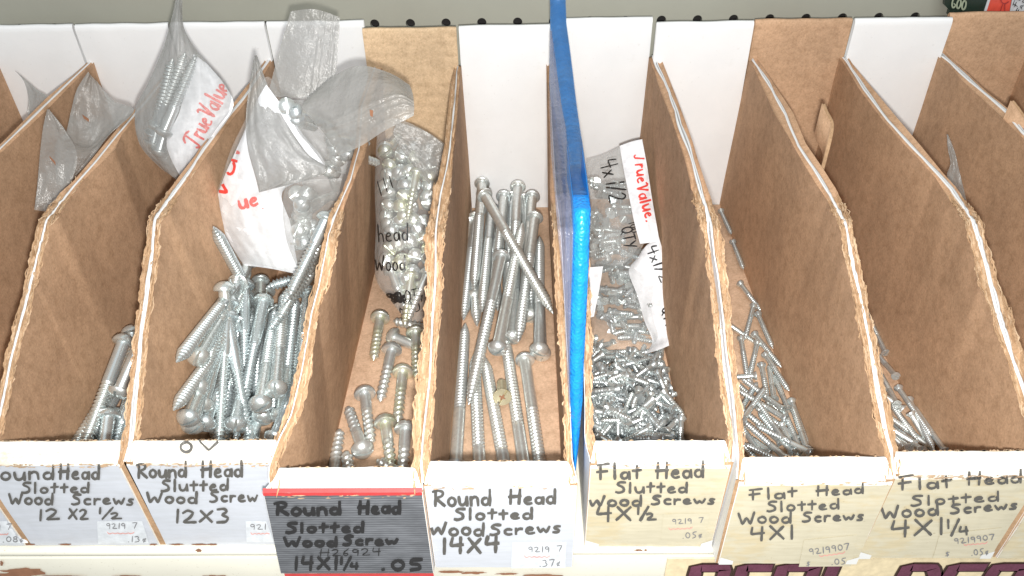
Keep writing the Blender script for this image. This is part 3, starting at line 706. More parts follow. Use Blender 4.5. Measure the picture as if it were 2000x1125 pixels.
# ------------------------------------------------------------ screws
def lathe(prof_, n=20):
    mb = MB(); rows = [[Vector((r*math.cos(2*math.pi*k/n), r*math.sin(2*math.pi*k/n), z)) for k in range(n)] for z, r in prof_]
    mb.grid(rows, close=True); return mb
def thread_part(mb, z0, L, D_, pitch, n=14, taper=.16, per=5):
    rows = []; ro = D_/2; rc = ro*.70; nn = int((L-z0)/pitch*per); 
    for i in range(nn+1):
        z = z0+(L-z0)*i/nn; t = (z-z0)/(L-z0)
        tp = 1 if t < 1-taper else max(.0, 1-((t-1+taper)/taper))**.7
        fade = min(1, (z-z0)/(pitch*1.2)); r = []
        for k in range(n):
            a = 2*math.pi*k/n; f = (z/pitch-k/n) % 1.0; tri = max(0, 1-abs(f-.5)*2.6)
            rr = (rc*.97+(ro*1.07-rc)*tri*fade+(ro*.97-rc)*(1-fade)*1.0)*(tp*(.92+.08) if tp > 0 else 0)+.0004
            r.append(Vector((rr*math.cos(a), rr*math.sin(a), z)))
        rows.append(r)
    mb.grid(rows, close=True)
def cap(mb, z, n, r): 
    c = mb.add((0, 0, z)); ids = [mb.add((r*math.cos(2*math.pi*k/n), r*math.sin(2*math.pi*k/n), z)) for k in range(n)]
    for k in range(n): mb.face((c, ids[(k+1) % n], ids[k]))
def slot_head(profile, slot_w, slot_d, n=28):
    """a lathed head with a straight screwdriver slot cut across its top (top is z=0)"""
    src = lathe(profile, n); res = bmesh.new()
    for part in (0, 1, 2):
        bm = bmesh.new(); vs_ = [bm.verts.new(v) for v in src.v]
        for f in src.f:
            try: bm.faces.new([vs_[i] for i in f])
            except ValueError: pass
        bmesh.ops.remove_doubles(bm, verts=bm.verts, dist=1e-5)
        bmesh.ops.holes_fill(bm, edges=[e for e in bm.edges if e.is_boundary])
        def cut(co, no):
            r = bmesh.ops.bisect_plane(bm, geom=bm.verts[:]+bm.edges[:]+bm.faces[:], plane_co=co, plane_no=no, clear_outer=True)
            bmesh.ops.holes_fill(bm, edges=[e for e in r['geom_cut'] if isinstance(e, bmesh.types.BMEdge)])
        if part == 0: cut((slot_w/2, 0, 0), (-1, 0, 0))
        elif part == 1: cut((-slot_w/2, 0, 0), (1, 0, 0))
        else: cut((slot_w/2, 0, 0), (1, 0, 0)); cut((-slot_w/2, 0, 0), (-1, 0, 0)); cut((0, 0, slot_d), (0, 0, -1))
        me = bpy.data.meshes.new('tmp'); bm.to_mesh(me); bm.free(); res.from_mesh(me); bpy.data.meshes.remove(me)
    return res
def bm_mesh(bm, name, m_):
    bmesh.ops.scale(bm, vec=(W, W, W), verts=bm.verts)
    me = bpy.data.meshes.new(name); bm.to_mesh(me); bm.free(); me.materials.append(m_)
    me.polygons.foreach_set('use_smooth', [True]*len(me.polygons)); me.update()
    try: me.set_sharp_from_angle(angle=math.radians(40))
    except Exception: pass
    return me
KIND = {}
def round_kind(key, L, hd, sd, pitch, m_, tfrac=.64):
    hh = hd*.40; R_ = hd/2
    pr = [(hh*(1-math.cos(a)), R_*math.sin(a)**.9) for a in [math.radians(q) for q in (2, 14, 26, 38, 50, 62, 74, 84)]]+[(hh, R_*.995), (hh+.006, R_*.93), (hh+.010, sd*.5)]
    head = bm_mesh(slot_head(pr, hd*.11, hh*.55), 'screw_head', m_)
    mb = MB(); z1 = L*(1-tfrac)
    mb.grid([[Vector((r*math.cos(2*math.pi*k/16), r*math.sin(2*math.pi*k/16), z)) for k in range(16)] for z, r in ((hh*.7, sd*.52), (hh+.012, sd*.5), (z1*.5, sd*.49), (z1, sd*.49))], close=True)
    sh_ = mb.mesh('screw_shank', [m_])
    mb = MB(); thread_part(mb, z1, L, sd, pitch); th = mb.mesh('screw_thread', [m_])
    KIND[key] = (L, [('head', head), ('shank', sh_), ('thread', th)])
def flat_kind(key, L, hd, sd, pitch, m_, single=False, tfrac=.66):
    hh = hd*.42; R_ = hd/2
    pr = [(0, .001), (0, R_*.5), (0, R_*.97), (.003, R_), (.008, R_), (hh, sd*.5)]
    hb = slot_head(pr, hd*.14, hh*.45, 20)
    z1 = L*(1-tfrac); n = 10
    sb = MB(); sb.grid([[Vector((r*math.cos(2*math.pi*k/n), r*math.sin(2*math.pi*k/n), z)) for k in range(n)] for z, r in ((hh*.6, sd*.52), (hh, sd*.47), (z1, sd*.46))], close=True)
    tb = MB(); thread_part(tb, z1, L, sd, pitch, n, per=4)
    if single:
        me = sb.mesh('a', [m_]); me2 = tb.mesh('b', [m_]); h = bm_mesh(hb, 'c', m_)
        bm = bmesh.new(); [bm.from_mesh(q) for q in (me, me2, h)]
        out = bpy.data.meshes.new('flat_head_screw'); bm.to_mesh(out); bm.free(); out.materials.append(m_)
        out.polygons.foreach_set('use_smooth', [True]*len(out.polygons)); KIND[key] = (L, out)
        try: out.set_sharp_from_angle(angle=math.radians(40))
        except Exception: pass
    else:
        KIND[key] = (L, [('head', bm_mesh(hb, 'screw_head', m_)), ('shank', sb.mesh('screw_shank', [m_])), ('thread', tb.mesh('screw_thread', [m_]))])
round_kind('b4', 1.80, .178, .108, .036, M['zincdull'])
round_kind('b2', 1.46, .185, .106, .034, M['zinc'])
round_kind('b1', 1.22, .185, .106, .034, M['zinc'])
round_kind('b3', .62, .188, .098, .052, M['zincdull'], .60)
round_kind('b3g', .62, .188, .098, .052, M['zincgreen'], .60)
round_kind('b2s', .80, .185, .106, .034, M['zinc'])
round_kind('bagA', .80, .165, .090, .034, M['zinctiny2'])
round_kind('bagS', .55, .152, .080, .046, M['zincdull'], .60)
round_kind('bagG', .55, .152, .080, .046, M['zincgreen'], .60)
flat_kind('b6', .48, .080, .052, .022, M['zinctiny'])
flat_kind('b7', .60, .078, .050, .020, M['zincdull'])
flat_kind('gold', .30, .16, .088, .034, M['brass'], tfrac=.75)
flat_kind('b5', .27, .084, .050, .022, M['zinctiny'], single=True)
flat_kind('b5b', .25, .094, .056, .024, M['zinctiny2'], single=True)
SCREWS = []
def place(key, pos, dr, roll, name, label, cat, group):
    L, data = KIND[key]; dr = dr.normalized()
    q = Vector((0, 0, 1)).rotation_difference(dr); mtx = q.to_matrix().to_4x4() @ Matrix.Rotation(roll, 4, 'Z'); mtx.translation = pos*W
    if isinstance(data, list):
        o = bpy.data.objects.new(name, None); o.empty_display_size = .005; C.objects.link(o); o.matrix_world = mtx
        for nm, me in data:
            c = bpy.data.objects.new(nm, me); C.objects.link(c); c.parent = o
    else:
        o = bpy.data.objects.new(name, data); C.objects.link(o); o.matrix_world = mtx
    label = label.replace('yellow plated cross-recess', 'yellow cross-recess')
    tag(o, label, cat, group); SCREWS.append(o); return o
XR = {'b2': (1.10, 1.95), 'b2s': (1.1, 2.3), 'b1': (.10, .93), 'b6': (5.09, 5.93), 'b7': (6.09, 6.93)}
def inside(px, py, z, key):
    p = onZ(px, py, z)
    if key in XR:
        lo, hi = XR[key]
        if p.x < lo and px < 1000: t = (lo-CAM.x)/ray(px, py).x; return CAM+ray(px, py)*t
        if p.x > hi and px > 1000: t = (hi-CAM.x)/ray(px, py).x; return CAM+ray(px, py)*t
    return p
def lay(key, h, t, zh, zt, anchor='h', roll=None):
    L = KIND[key][0]
    H, T = inside(*h, zh, key), inside(*t, zt, key); dr = (T-H).normalized()
    pos = H if anchor == 'h' else T-dr*L
    return key, pos, dr, (random.uniform(0, 6.28) if roll is None else roll)
ORD = ['first', 'second', 'third', 'fourth', 'fifth', 'sixth', 'seventh', 'eighth', 'ninth', 'tenth', 'eleventh', 'twelfth', 'thirteenth', 'fourteenth', 'fifteenth', 'sixteenth', 'seventeenth', 'eighteenth', 'nineteenth', 'twentieth', 'twenty-first', 'twenty-second', 'twenty-third', 'twenty-fourth', 'twenty-fifth', 'twenty-sixth', 'twenty-seventh', 'twenty-eighth', 'twenty-ninth', 'thirtieth']
def emit(items, kindname, phrase, where, cat, group, cls=None):
    """items: (placement, near) ; each label counts the screws of its own pose from left to right"""
    cl = {}
    for it in items:
        key, pos, dr, roll = it[0]; L = KIND[key][0]; e = pos+dr*L
        if cls: c = cls(pos, dr)
        elif dr.y > .25: c = 'head towards the front lip'
        elif dr.y < -.25: c = 'head towards the back'
        else: c = 'lying crosswise'
        cl.setdefault(c, []).append((proj(pos)[0], it))
    for c, lst in cl.items():
        lst.sort(key=lambda q: q[0])
        for i, (_, it) in enumerate(lst):
            key, pos, dr, roll = it[0]
            lab = it[1] or ('%s %s, %s from left' % (phrase, c, ORD[min(i, 29)]) if len(lst) > 1 else '%s, only one %s' % (phrase, c))
            place(key, pos, dr, roll, kindname, lab, cat, group)

# --- 14X4 bin
B4 = [
 (('b4',(909,372),(933,640),.06,.05,'h'), None),
 (('b4',(890,912),(909,630),.07,.06,'t'), None),
 (('b4',(938,935),(926,690),.07,.06,'t'), None),
 (('b4',(990,935),(946,695),.07,.06,'t'), None),
 (('b4',(1026,925),(986,655),.07,.06,'t'), None),
 (('b4',(1024,694),(1058,930),.10,.07,'h'), None),
 (('b4',(930,410),(905,626),.12,.10,'t'), None),
 (('b4',(939,392),(926,566),.34,.20,'t'), None),
 (('b4',(962,380),(941,610),.24,.20,'t'), None),
 (('b4',(985,378),(962,600),.34,.20,'h'), None),
 (('b4',(1040,378),(1024,590),.36,.20,'h'), None),
 (('b4',(1012,358),(998,618),.44,.14,'h'), None),
 (('b4',(1046,418),(1010,682),.40,.16,'h'), None),
 (('b4',(1053,693),(1054,450),.18,.22,'h'), None),
 (('b4',(970,690),(1028,398),.28,.50,'h'), None),
 (('b4',(981,492),(920,770),.46,.16,'h'), None),
 (('b4',(942,374),(1046,553),.62,.36,'h'), 'round head screw lying diagonally on top of the others in the 14X4 bin'),
 (('b4',(1000,380),(990,600),.22,.14,'h'), None), (('b4',(955,400),(975,640),.18,.10,'h'), None), (('b4',(1024,384),(1040,620),.26,.12,'h'), None), (('b4',(918,430),(932,640),.10,.08,'h'), None),
 (('b4',(1058,700),(1050,480),.08,.12,'h'), None), (('b4',(1000,668),(1012,430),.10,.30,'h'), None),
 (('b4',(925,588),(940,380),.07,.10,'h'), None),
 (('b4',(1036,625),(1040,400),.07,.10,'h'), None),
]
def fix(lst, key=None):
    return [(lay(a[0], a[1], a[2], a[3], a[4], a[5] if len(a) > 5 else 'h', a[6] if len(a) > 6 else None), lb) for a, lb in lst]
emit(fix(B4), 'round_head_screw', '14X4 bin screw', '', 'screw', 'round head screws in the 14X4 bin')
k_, pos, dr, _ = lay('gold', (981, 776), (979, 728), .20, .06)
place('gold', pos, dr, .6, 'flat_head_screw', 'short yellow plated cross-recess screw among the long 14X4 screws', 'screw', None)
mb = MB()
for a in (0, math.pi/2):
    c_, s_ = math.cos(a), math.sin(a)
    mb.face([mb.add((c_*x-s_*y, s_*x+c_*y, -.002-.0005*a)) for x, y in ((-.028, -.007), (.028, -.007), (.028, .007), (-.028, .007))][::-1])
mb.build('recess', M['rust'], SCREWS[-1], smooth=False)

# --- 12X3 bin
B2 = [
 (('b2',(437,549),(455,760),.44,.20,'h'), None), (('b2',(446,577),(427,870),.56,.16,'h'), None),
 (('b2',(477,546),(478,760),.50,.24,'h'), None), (('b2',(509,541),(502,750),.42,.2,'h'), None),
 (('b2',(517,576),(462,850),.56,.18,'h'), None), (('b2s',(655,522),(520,561),.66,.62,'t'), 'bright threaded screw lying crosswise over the heads in the 12X3 bin'),
 (('b2',(538,770),(557,564),.50,.42,'h'), None), (('b2',(545,850),(579,575),.22,.40,'t'), None),
 (('b2',(604,562),(570,850),.52,.16,'h'), None), (('b2',(507,800),(540,592),.50,.34,'h'), None),
 (('b2',(442,606),(466,742),.40,.38,'h'), None), (('b2',(468,550),(344,708),.40,.14,'t'), None),
 (('b2',(470,545),(394,697),.44,.22,'t'), None), (('b2',(381,706),(460,570),.16,.26,'h'), None),
 (('b2',(381,768),(440,640),.24,.3,'h'), None), (('b2',(392,803),(445,610),.34,.36,'h'), None),
 (('b2',(450,650),(338,802),.16,.07,'t'), None), (('b2',(363,829),(440,640),.14,.18,'h'), None),
 (('b2',(455,700),(432,868),.24,.10,'t'), None), (('b2',(459,840),(490,620),.26,.3,'h'), None),
 (('b2',(533,868),(590,720),.26,.42,'h'), None), (('b2',(510,826),(560,600),.18,.22,'h'), None),
 (('b2',(500,620),(470,845),.14,.10,'t'), None), (('b2',(545,600),(530,880),.16,.10,'h'), None),
 (('b2',(575,610),(552,880),.16,.10,'h'), None), (('b2',(520,560),(500,870),.10,.07,'h'), None),
 (('b2',(395,838),(470,640),.08,.08,'h'), None), (('b2',(428,860),(470,660),.10,.12,'h'), None),
 (('b2',(490,880),(530,640),.10,.12,'h'), None), (('b2',(560,870),(580,650),.08,.12,'h'), None),
 (('b2',(590,600),(560,830),.3,.2,'h'), None), (('b2',(372,846),(410,700),.07,.07,'h'), None),
]
emit(fix(B2), 'round_head_screw', '12X3 bin screw', '', 'screw', 'round head screws piled in the 12X3 bin')
k_, pos, dr, _ = lay('b2', (480, 560), (416, 442), .30, .55, 't')
place('b2', pos, dr, 0, 'round_head_screw', 'screw standing tip up against the kraft wall above the 12X3 pile', 'screw', None)

# --- 14X1¼ bin
B3 = [
 (('b3g',(744,611),(729,707),.10,.05,'h'), 'yellowed screw farthest up the 14X1¼ bin, below the tied bag'),
 (('b3',(757,654),(802,672),.10,.07,'h'), 'dull screw lying on its side in the 14X1¼ bin between two yellowed ones'),
 (('b3',(830,640),(768,626),.09,.05,'t'), 'screw with only its thread showing under the bag in the 14X1¼ bin'),
 (('b3',(768,672),(745,773),.16,.05,'h'), 'dull screw below the sideways one in the 14X1¼ bin, tip pointing down left'),
 (('b3g',(812,640),(814,735),.12,.05,'h'), 'yellowed screw against the right wall near the bag in the 14X1¼ bin'),
 (('b3g',(788,716),(777,822),.10,.05,'h'), 'pale screw halfway down the 14X1¼ bin, right of its middle'),
 (('b3',(711,758),(725,866),.10,.05,'h'), 'grey wide headed screw alone in the middle of the 14X1¼ bin'),
 (('b3',(712,888),(682,802),.10,.05,'h'), 'screw with its domed head facing the front lip of the 14X1¼ bin'),
 (('b3g',(751,813),(766,925),.12,.05,'h'), 'yellowed wide headed screw nearest the front lip of the 14X1¼ bin'),
 (('b3',(793,825),(786,935),.12,.06,'h'), 'grey screw beside the right wall at the front lip of the 14X1¼ bin'),
 (('b3',(648,945),(664,838),.07,.05,'t'), 'screw against the left wall of the 14X1¼ bin, thread upward'),
 (('b3',(692,968),(675,880),.08,.10,'t'), 'screw half hidden behind the 14X1¼ front lip, left of the domed head'),
 (('b3',(800,935),(735,898),.07,.05,'t'), 'screw tip poking up between two yellowed screws at the 14X1¼ lip'),
]
emit(fix(B3), 'round_head_screw', '14X1¼ bin screw', '', 'screw', 'short round head screws in the 14X1¼ bin')

# --- 12X2½ bin
B1 = [
 (('b1',(247,654),(172,850),.62,.30,'h'), 'large zinc screw leaning highest out of the 12X2½ bin'),
 (('b1',(228,778),(262,700),.44,.6,'h'), 'screw with a bright domed head facing forward in the 12X2½ bin'),
 (('b1',(213,797),(200,900),.34,.16,'h'), None), (('b1',(262,690),(150,866),.34,.10,'h'), None),
 (('b1',(255,720),(170,870),.26,.10,'h'), None), (('b1',(268,730),(226,870),.36,.14,'h'), None),
 (('b1',(270,770),(238,880),.28,.14,'h'), None), (('b1',(258,636),(262,720),.5,.3,'h'), None), (('b1',(240,800),(185,880),.16,.08,'h'), None),
]
emit(fix(B1), 'round_head_screw', '12X2½ bin screw', '', 'screw', 'round head screws in the 12X2½ bin')

# --- 4X1 bin
B6 = [((1408,412),(1431,463)),((1431,472),(1453,528)),((1445,553),(1475,592)),((1472,597),(1457,655)),((1480,613),(1509,679)),((1418,630),(1444,648)),((1473,652),(1524,715)),((1447,660),(1458,729)),((1479,669),(1466,728)),((1494,692),(1541,763)),((1487,712),(1499,778)),((1512,780),(1503,719)),((1478,734),(1438,737)),((1540,800),(1518,749)),((1461,744),(1524,805)),((1492,800),(1438,747)),((1545,782),(1575,863)),
 ((1450,820),(1482,775)),((1440,810),(1465,770)),((1535,818),(1458,772)),((1535,840),(1472,792)),((1526,865),(1464,812)),((1520,882),(1452,822)),((1506,884),(1458,850)),((1497,888),(1452,866)),((1526,828),(1554,884)),((1576,879),(1547,792)),((1532,862),(1490,800)),((1560,872),(1530,800)),((1548,884),(1512,842)),((1470,890),(1445,860)),((1530,800),(1470,755)),((1515,850),(1475,830)),((1480,880),(1452,838))]
it6 = []
for i, (h, t) in enumerate(B6):
    z = .045 if i < 17 else .05+.10*((i*7) % 5)/4
    it6.append((lay('b6', h, t, z+.035, z if i < 17 else z+.02, 'h' if i < 19 or i % 2 else 't'), None))
def cls6(pos, dr):
    y = proj(pos)[1]; zone = 'near the back' if y < 600 else 'midway along the floor' if y < 700 else 'at the start of the heap' if y < 790 else 'by the front lip'
    return zone+(', head to the back' if dr.y < -.1 else ', head forward' if dr.y > .1 else ', crosswise')
emit(it6, 'flat_head_screw', '4X1 bin screw', '', 'screw', 'flat head screws in the 4X1 bin', cls6)

# --- 4X1¼ bin
B7 = [((1730,690),(1706,640)),((1754,757),(1784,800)),((1750,735),(1720,700)),((1722,765),(1772,832)),((1764,800),(1730,775)),((1778,806),(1814,866)),((1816,872),(1738,815)),((1790,868),(1748,842)),((1776,875),(1742,850)),((1846,882),(1832,862)),((1764,872),(1735,845)),((1752,790),(1722,735)),((1742,860),(1728,800)),((1775,780),(1800,830)),((1800,880),(1765,850))]
it7 = [(lay('b7', h, t, .05+.05*(i % 3), .05+.04*((i+1) % 3), 'h'), None) for i, (h, t) in enumerate(B7)]
emit(it7, 'flat_head_screw', '4X1¼ bin screw', '', 'screw', 'flat head screws in the 4X1¼ bin')

# --- 4X1/2 heap
rnd = random.Random(5)
def heap_z(Y): return .30*max(0, min(1, (1.9-Y)/.5)) if Y > 1.4 else .30
n5 = 0
zones = {}
for layer in range(4):
    cnt = (26, 46, 60, 66)[layer]
    for i in range(cnt):
        Y = rnd.uniform(.25, 1.95); X = rnd.uniform(4.20, 4.90-.0)
        zb = .05+layer*.055+.05*max(0, 1.2-Y)*.3
        if Y > 1.6: zb *= max(.4, (2.1-Y)/.5)
        a = rnd.uniform(0, 6.28); el = rnd.uniform(-.35, .35)
        dr = Vector((math.cos(a)*math.cos(el), math.sin(a)*math.cos(el), math.sin(el)))
        pos = Vector((X, Y, zb+rnd.uniform(-.015, .02)))-dr*.12
        pos.x = min(4.93, max(4.15, pos.x)); e = pos+dr*.27
        if e.x > 4.96: pos.x -= e.x-4.96
        if e.x < 4.13: pos.x += 4.13-e.x
        pos.z = max(pos.z, .045); 
        px, py = proj(pos)
        zone = 'nearest the front lip' if py > 800 else 'mid heap' if py > 730 else 'just below the printed bag' if py > 670 else 'under the printed bag'
        sd_ = 'by the divider side' if px < 1205 else 'by the right wall' if px > 1275 else 'midway across'
        face = 'flat head up' if dr.z < -.12 else 'tip up' if dr.z > .12 else 'lying level'
        place(rnd.choice(('b5', 'b5', 'b5b')), pos, dr, rnd.uniform(0, 6), 'flat_head_screw', 'tiny 4X1/2 screw %s, %s, %s' % (face, zone, sd_), 'screw', 'tiny screws heaped in the 4X1/2 bin, '+zone+', '+sd_+', '+face)
        n5 += 1

hm = MB(); src = KIND['b5b'][1]; sv = [v.co/W for v in src.vertices]; sf = [tuple(p.vertices) for p in src.polygons]
for i in range(150):
    Y = rnd.uniform(.22, 1.85); X = rnd.uniform(4.20, 4.86); a = rnd.uniform(0, 6.28)
    dr = Vector((math.cos(a), math.sin(a), rnd.uniform(-.2, .2))).normalized()
    q = Vector((0, 0, 1)).rotation_difference(dr).to_matrix(); pos = Vector((X, Y, rnd.uniform(.05, .15 if Y < 1.5 else .09)))-dr*.12
    pos.x = min(4.92-max(0, dr.x*.25), max(4.16+max(0, -dr.x*.25), pos.x)); k0 = len(hm.v)
    hm.v += [q@v+pos for v in sv]; hm.f += [tuple(j+k0 for j in f) for f in sf]; hm.m += [0]*len(sf)
ho = hm.build('screw_heap', M['zinctiny2'], None, Vector((4.55, 1.0, .02))); tag(ho, 'bottom layer of tiny screws under the heap in the 4X1/2 bin', 'screws', None, 'stuff')

# ------------------------------------------------------------ bags
def catmull(P, n):
    out = []; m_ = len(P)
    for i in range(n+1):
        t = i/n*(m_-1); k = min(int(t), m_-2); f = t-k
        p0, p1, p2, p3 = P[max(k-1, 0)], P[k], P[k+1], P[min(k+2, m_-1)]
        out.append(.5*((2*p1)+(p2-p0)*f+(2*p0-5*p1+4*p2-p3)*f*f+(3*p1-p0-3*p2+p3)*f**3))
    return out
def patch(rows, nu=28, nv=36, amp=.012, bulge=0.0, seed=0, ribs=None, back=False):
    """rows of (px,py,Y); returns MB of a wrinkled sheet; bulge pushes the middle towards the viewer (or away when back)"""
    R_ = [catmull([onY(*p) for p in r], nu) for r in rows]
    cols = [catmull([R_[i][j] for i in range(len(R_))], nv) for j in range(nu+1)]
    mb = MB(); grid = []
    for i in range(nv+1):
        row = []
        for j in range(nu+1):
            p = cols[j][i].copy(); u, v = j/nu, i/nv
            vd = (CAM-p).normalized()
            k = math.sin(math.pi*u)**.6*math.sin(math.pi*min(1, v*1.0))**.6 if bulge else 0
            n_ = amp*(nz(u*3+seed, v*4, seed)+.7*nz(u*8, v*7+seed, 2)+.35*nz(u*19, v*17+seed, 5)+.9*(abs(nz(u*4+v*3+seed, v*2-u*2, 7))**.7-.4))
            if ribs and ribs[0] < (v if ribs[3] == 'v' else u) < ribs[1]:
                t = (v if ribs[3] == 'v' else u); n_ += .012*(1 if math.sin((t-ribs[0])/(ribs[1]-ribs[0])*math.pi*2*ribs[2]) > .3 else 0)
            p += vd*((-bulge if back else bulge)*k+n_)
            row.append(p)
        grid.append(row)
    mb.grid(grid); return mb
def bag(label, org): 
    return empty('plastic_bag', org, label, 'bag', 'plastic bags in the bins')
def ink_on(mb, items, m_, name, par, org, red=False):
    ik = Ink(.004); bv = mb.bvh()
    for (t, x0, y0, x1, y1, h, w_) in items: ik.text(bv, t, (x0, y0), (x1, y1), h, w_)
    return ik.build(name, m_, par, org)
# two empty bags in the bin at far left
og = onY(120, 330, 2.6)
r = bag('empty clear bag with a punched slot, folded over the front of its bin far left', og)
p = patch([[(92,213,2.65),(96,214,2.65)],[(84,250,2.6),(128,255,2.6)],[(78,300,2.55),(150,300,2.6)],[(73,360,2.45),(140,352,2.5)],[(67,410,2.3),(96,414,2.35)]], 14, 24, .02, 0, 1)
b1 = p.build('film', M['film_header'], r, og)
s_ = MB(); s_.grid([[onY(96,304,2.52),onY(98,310,2.52)],[onY(108,316,2.52),onY(109,323,2.52)]]); s_.build('punched_slot', M['rust'], r, og)
og = onY(190, 240, 3.4)
r = bag('empty clear bag standing behind the folded one, pale with a small slot', og)
p = patch([[(172,140,3.5),(180,150,3.5),(190,160,3.5)],[(150,175,3.4),(185,190,3.4),(222,196,3.4)],[(138,220,3.3),(190,235,3.3),(262,216,3.3)],[(128,260,3.1),(175,280,3.1),(215,262,3.1)],[(108,285,2.9),(150,300,2.9),(180,308,2.9)],[(110,360,2.7),(130,360,2.7),(140,355,2.7)]], 24, 34, .03, 0, 4)
p.build('film', M['film_header'], r, og)
s_ = MB(); s_.grid([[onY(160,223,3.25),onY(164,232,3.25)],[onY(173,232,3.25),onY(174,238,3.25)]]); s_.build('punched_slot', M['rust'], r, og)
og = onY(60, 180, 4.2)
r = bag('grey plastic corner showing behind the rim of the leftmost bin', og)
p = patch([[(29,138,4.3),(31,139,4.3)],[(46,158,4.2),(56,160,4.2)],[(55,190,4.1),(75,177,4.1)],[(54,225,4.0),(94,192,4.0)],[(58,260,3.9),(92,230,3.9)]], 10, 20, .02, 0, 9)
p.build('film', M['film_header'], r, og)
# tall bag above the 12X2½ bin
og = onY(340, 200, 3.3)
r = bag('tall clear bag of screws with red script print, rising above the 12X2½ bin', og)
rowsA = [[(343,0,3.6),(350,-6,3.6),(356,2,3.6)],[(334,40,3.5),(346,36,3.45),(358,48,3.5)],[(318,95,3.4),(345,90,3.3),(375,85,3.4)],[(290,160,3.3),(340,160,3.2),(405,125,3.3)],[(264,215,3.2),(340,215,3.05),(440,165,3.2)],[(272,280,3.0),(330,280,2.9),(455,205,3.1)],[(310,325,2.9),(345,325,2.8),(420,255,3.0)],[(342,348,2.8),(352,352,2.8),(380,320,2.9)]]
pf = patch(rowsA, 28, 40, .03, .10, 2); pf.build('front_film', M['film'], r, og)
pbk = patch([[(x, y, Y+.12) for x, y, Y in rr] for rr in rowsA], 28, 40, .02, .0, 3); pbk.build('back_film', M['film_header'], r, og)
rowsL = [[(378,105,3.34),(405,125,3.32)],[(362,165,3.24),(438,165,3.2)],[(350,220,3.1),(456,205,3.1)],[(325,280,2.95),(430,250,3.02)],[(352,345,2.85),(372,325,2.9)]]
lb_ = patch([[(x, y, Y-.0) for x, y, Y in rr] for rr in rowsL], 18, 26, .02, .02, 5); lo = lb_.build('printed_panel', M['bagpaper'], r, og)
ink_on(lb_, [('T~rueV~alue', 388, 290, 450, 172, 38, 4.8)], M['redink'], 'printed_name', lo, og)
for i, (h, t) in enumerate([((304,256),(352,130)),((296,292),(322,190)),((308,308),(340,190)),((322,322),(345,215)),((334,334),(352,235)),((316,268),(366,150)),((298,272),(336,120))]):
    a = onY(*h, 3.12-.08*(i % 3)); b_ = onY(*t, 3.25)
    place('bagA', a, b_-a, i, 'round_head_screw', 'screw in the tall bag above the 12X2½ bin, head down, %s from the left' % ORD[i], 'screw', 'screws inside the tall red printed bag')
# big bag pile on the 12X3 bin
og = onY(560, 350, 2.6)
r = bag('crumpled white and clear bag of screws lying on the 12X3 pile', og)
rowsB = [[(476,240,2.75),(520,150,2.85),(560,205,2.8),(600,230,2.8)],[(452,290,2.7),(510,270,2.6),(570,280,2.6),(650,290,2.7)],[(432,350,2.65),(500,350,2.5),(580,350,2.5),(668,340,2.6)],[(420,400,2.6),(480,420,2.45),(560,400,2.4),(650,420,2.5)],[(436,450,2.5),(500,470,2.35),(575,470,2.3),(640,470,2.4)],[(470,515,2.4),(520,520,2.25),(585,535,2.2),(615,520,2.3)]]
pf = patch(rowsB, 32, 40, .03, .06, 11); pf.build('film_body', M['film_clear'], r, og)
rowsW = [[(475,262,2.68),(500,200,2.72),(520,165,2.75)],[(458,300,2.62),(510,270,2.6),(590,260,2.62)],[(436,350,2.58),(505,350,2.45),(635,330,2.55)],[(422,400,2.54),(480,405,2.42),(553,372,2.42)],[(438,455,2.45),(500,460,2.32),(568,440,2.32)],[(476,518,2.36),(530,525,2.24),(584,536,2.2)]]
pw = patch([[(x, y, Y+.05) for x, y, Y in rr] for rr in rowsW], 26, 36, .028, .05, 12); po = pw.build('white_panel', M['bagpaper'], r, og)
ink_on(pw, [('V~al', 440, 392, 470, 290, 26, 6.0), ('ue', 470, 408, 505, 400, 30, 6.0), ('.', 512, 408, 515, 408, 14, 2.5)], M['redink'], 'printed_name', po, og)
ink_on(pw, [('O', 420, 396, 428, 392, 18, 2.6)], M['ink'], 'pen_mark', po, og)
rowsF = [[(497,108,3.0),(502,108,3.0)],[(488,160,2.9),(530,185,2.85)],[(480,230,2.7),(560,240,2.65)],[(484,290,2.5),(600,300,2.5)],[(500,350,2.4),(640,335,2.4)],[(506,376,2.35),(560,362,2.35)]]
p = patch(rowsF, 26, 34, .04, .05, 14); p.build('open_flap', M['film_header'], r, og)
p = patch([[(560,352,2.32),(668,348,2.4)],[(552,400,2.28),(655,420,2.36)],[(560,470,2.22),(640,470,2.3)],[(586,534,2.16),(608,530,2.25)]], 22, 26, .02, .05, 15); p.build('screw_pocket', M['film'], r, og)
p = patch([[(568,22,3.3),(615,18,3.3),(664,34,3.3)],[(556,62,3.25),(610,60,3.25),(662,78,3.25)],[(540,120,3.15),(600,120,3.12),(658,128,3.15)],[(522,188,3.0),(590,192,2.98),(650,194,3.0)]], 36, 22, .007, 0, 17, ribs=(.62, .92, 4, 'u')); p.build('zip_header', M['film_header'], r, og)
hb_ = empty('plastic_bag', onY(700, 220, 2.6), 'bag with a wide ribbed zip top flopped over the 14X1¼ bin', 'bag', 'plastic bags in the bins'); oh = onY(700, 220, 2.6)
p = patch([[(604,188,2.8),(650,150,2.86),(700,128,2.8),(760,142,2.8),(800,166,2.75)],[(590,208,2.65),(650,185,2.68),(710,165,2.62),(765,160,2.62),(806,182,2.65)],[(612,236,2.55),(670,220,2.5),(725,195,2.48),(775,180,2.5),(808,196,2.5)],[(638,268,2.46),(690,250,2.4),(740,222,2.4),(785,203,2.4),(809,210,2.42)],[(662,304,2.36),(705,285,2.32),(750,256,2.32),(785,238,2.33),(808,226,2.36)]], 40, 44, .008, 0, 19, ribs=(.52, .95, 4, 'v')); p.build('zip_header', M['film_header'], hb_, oh)
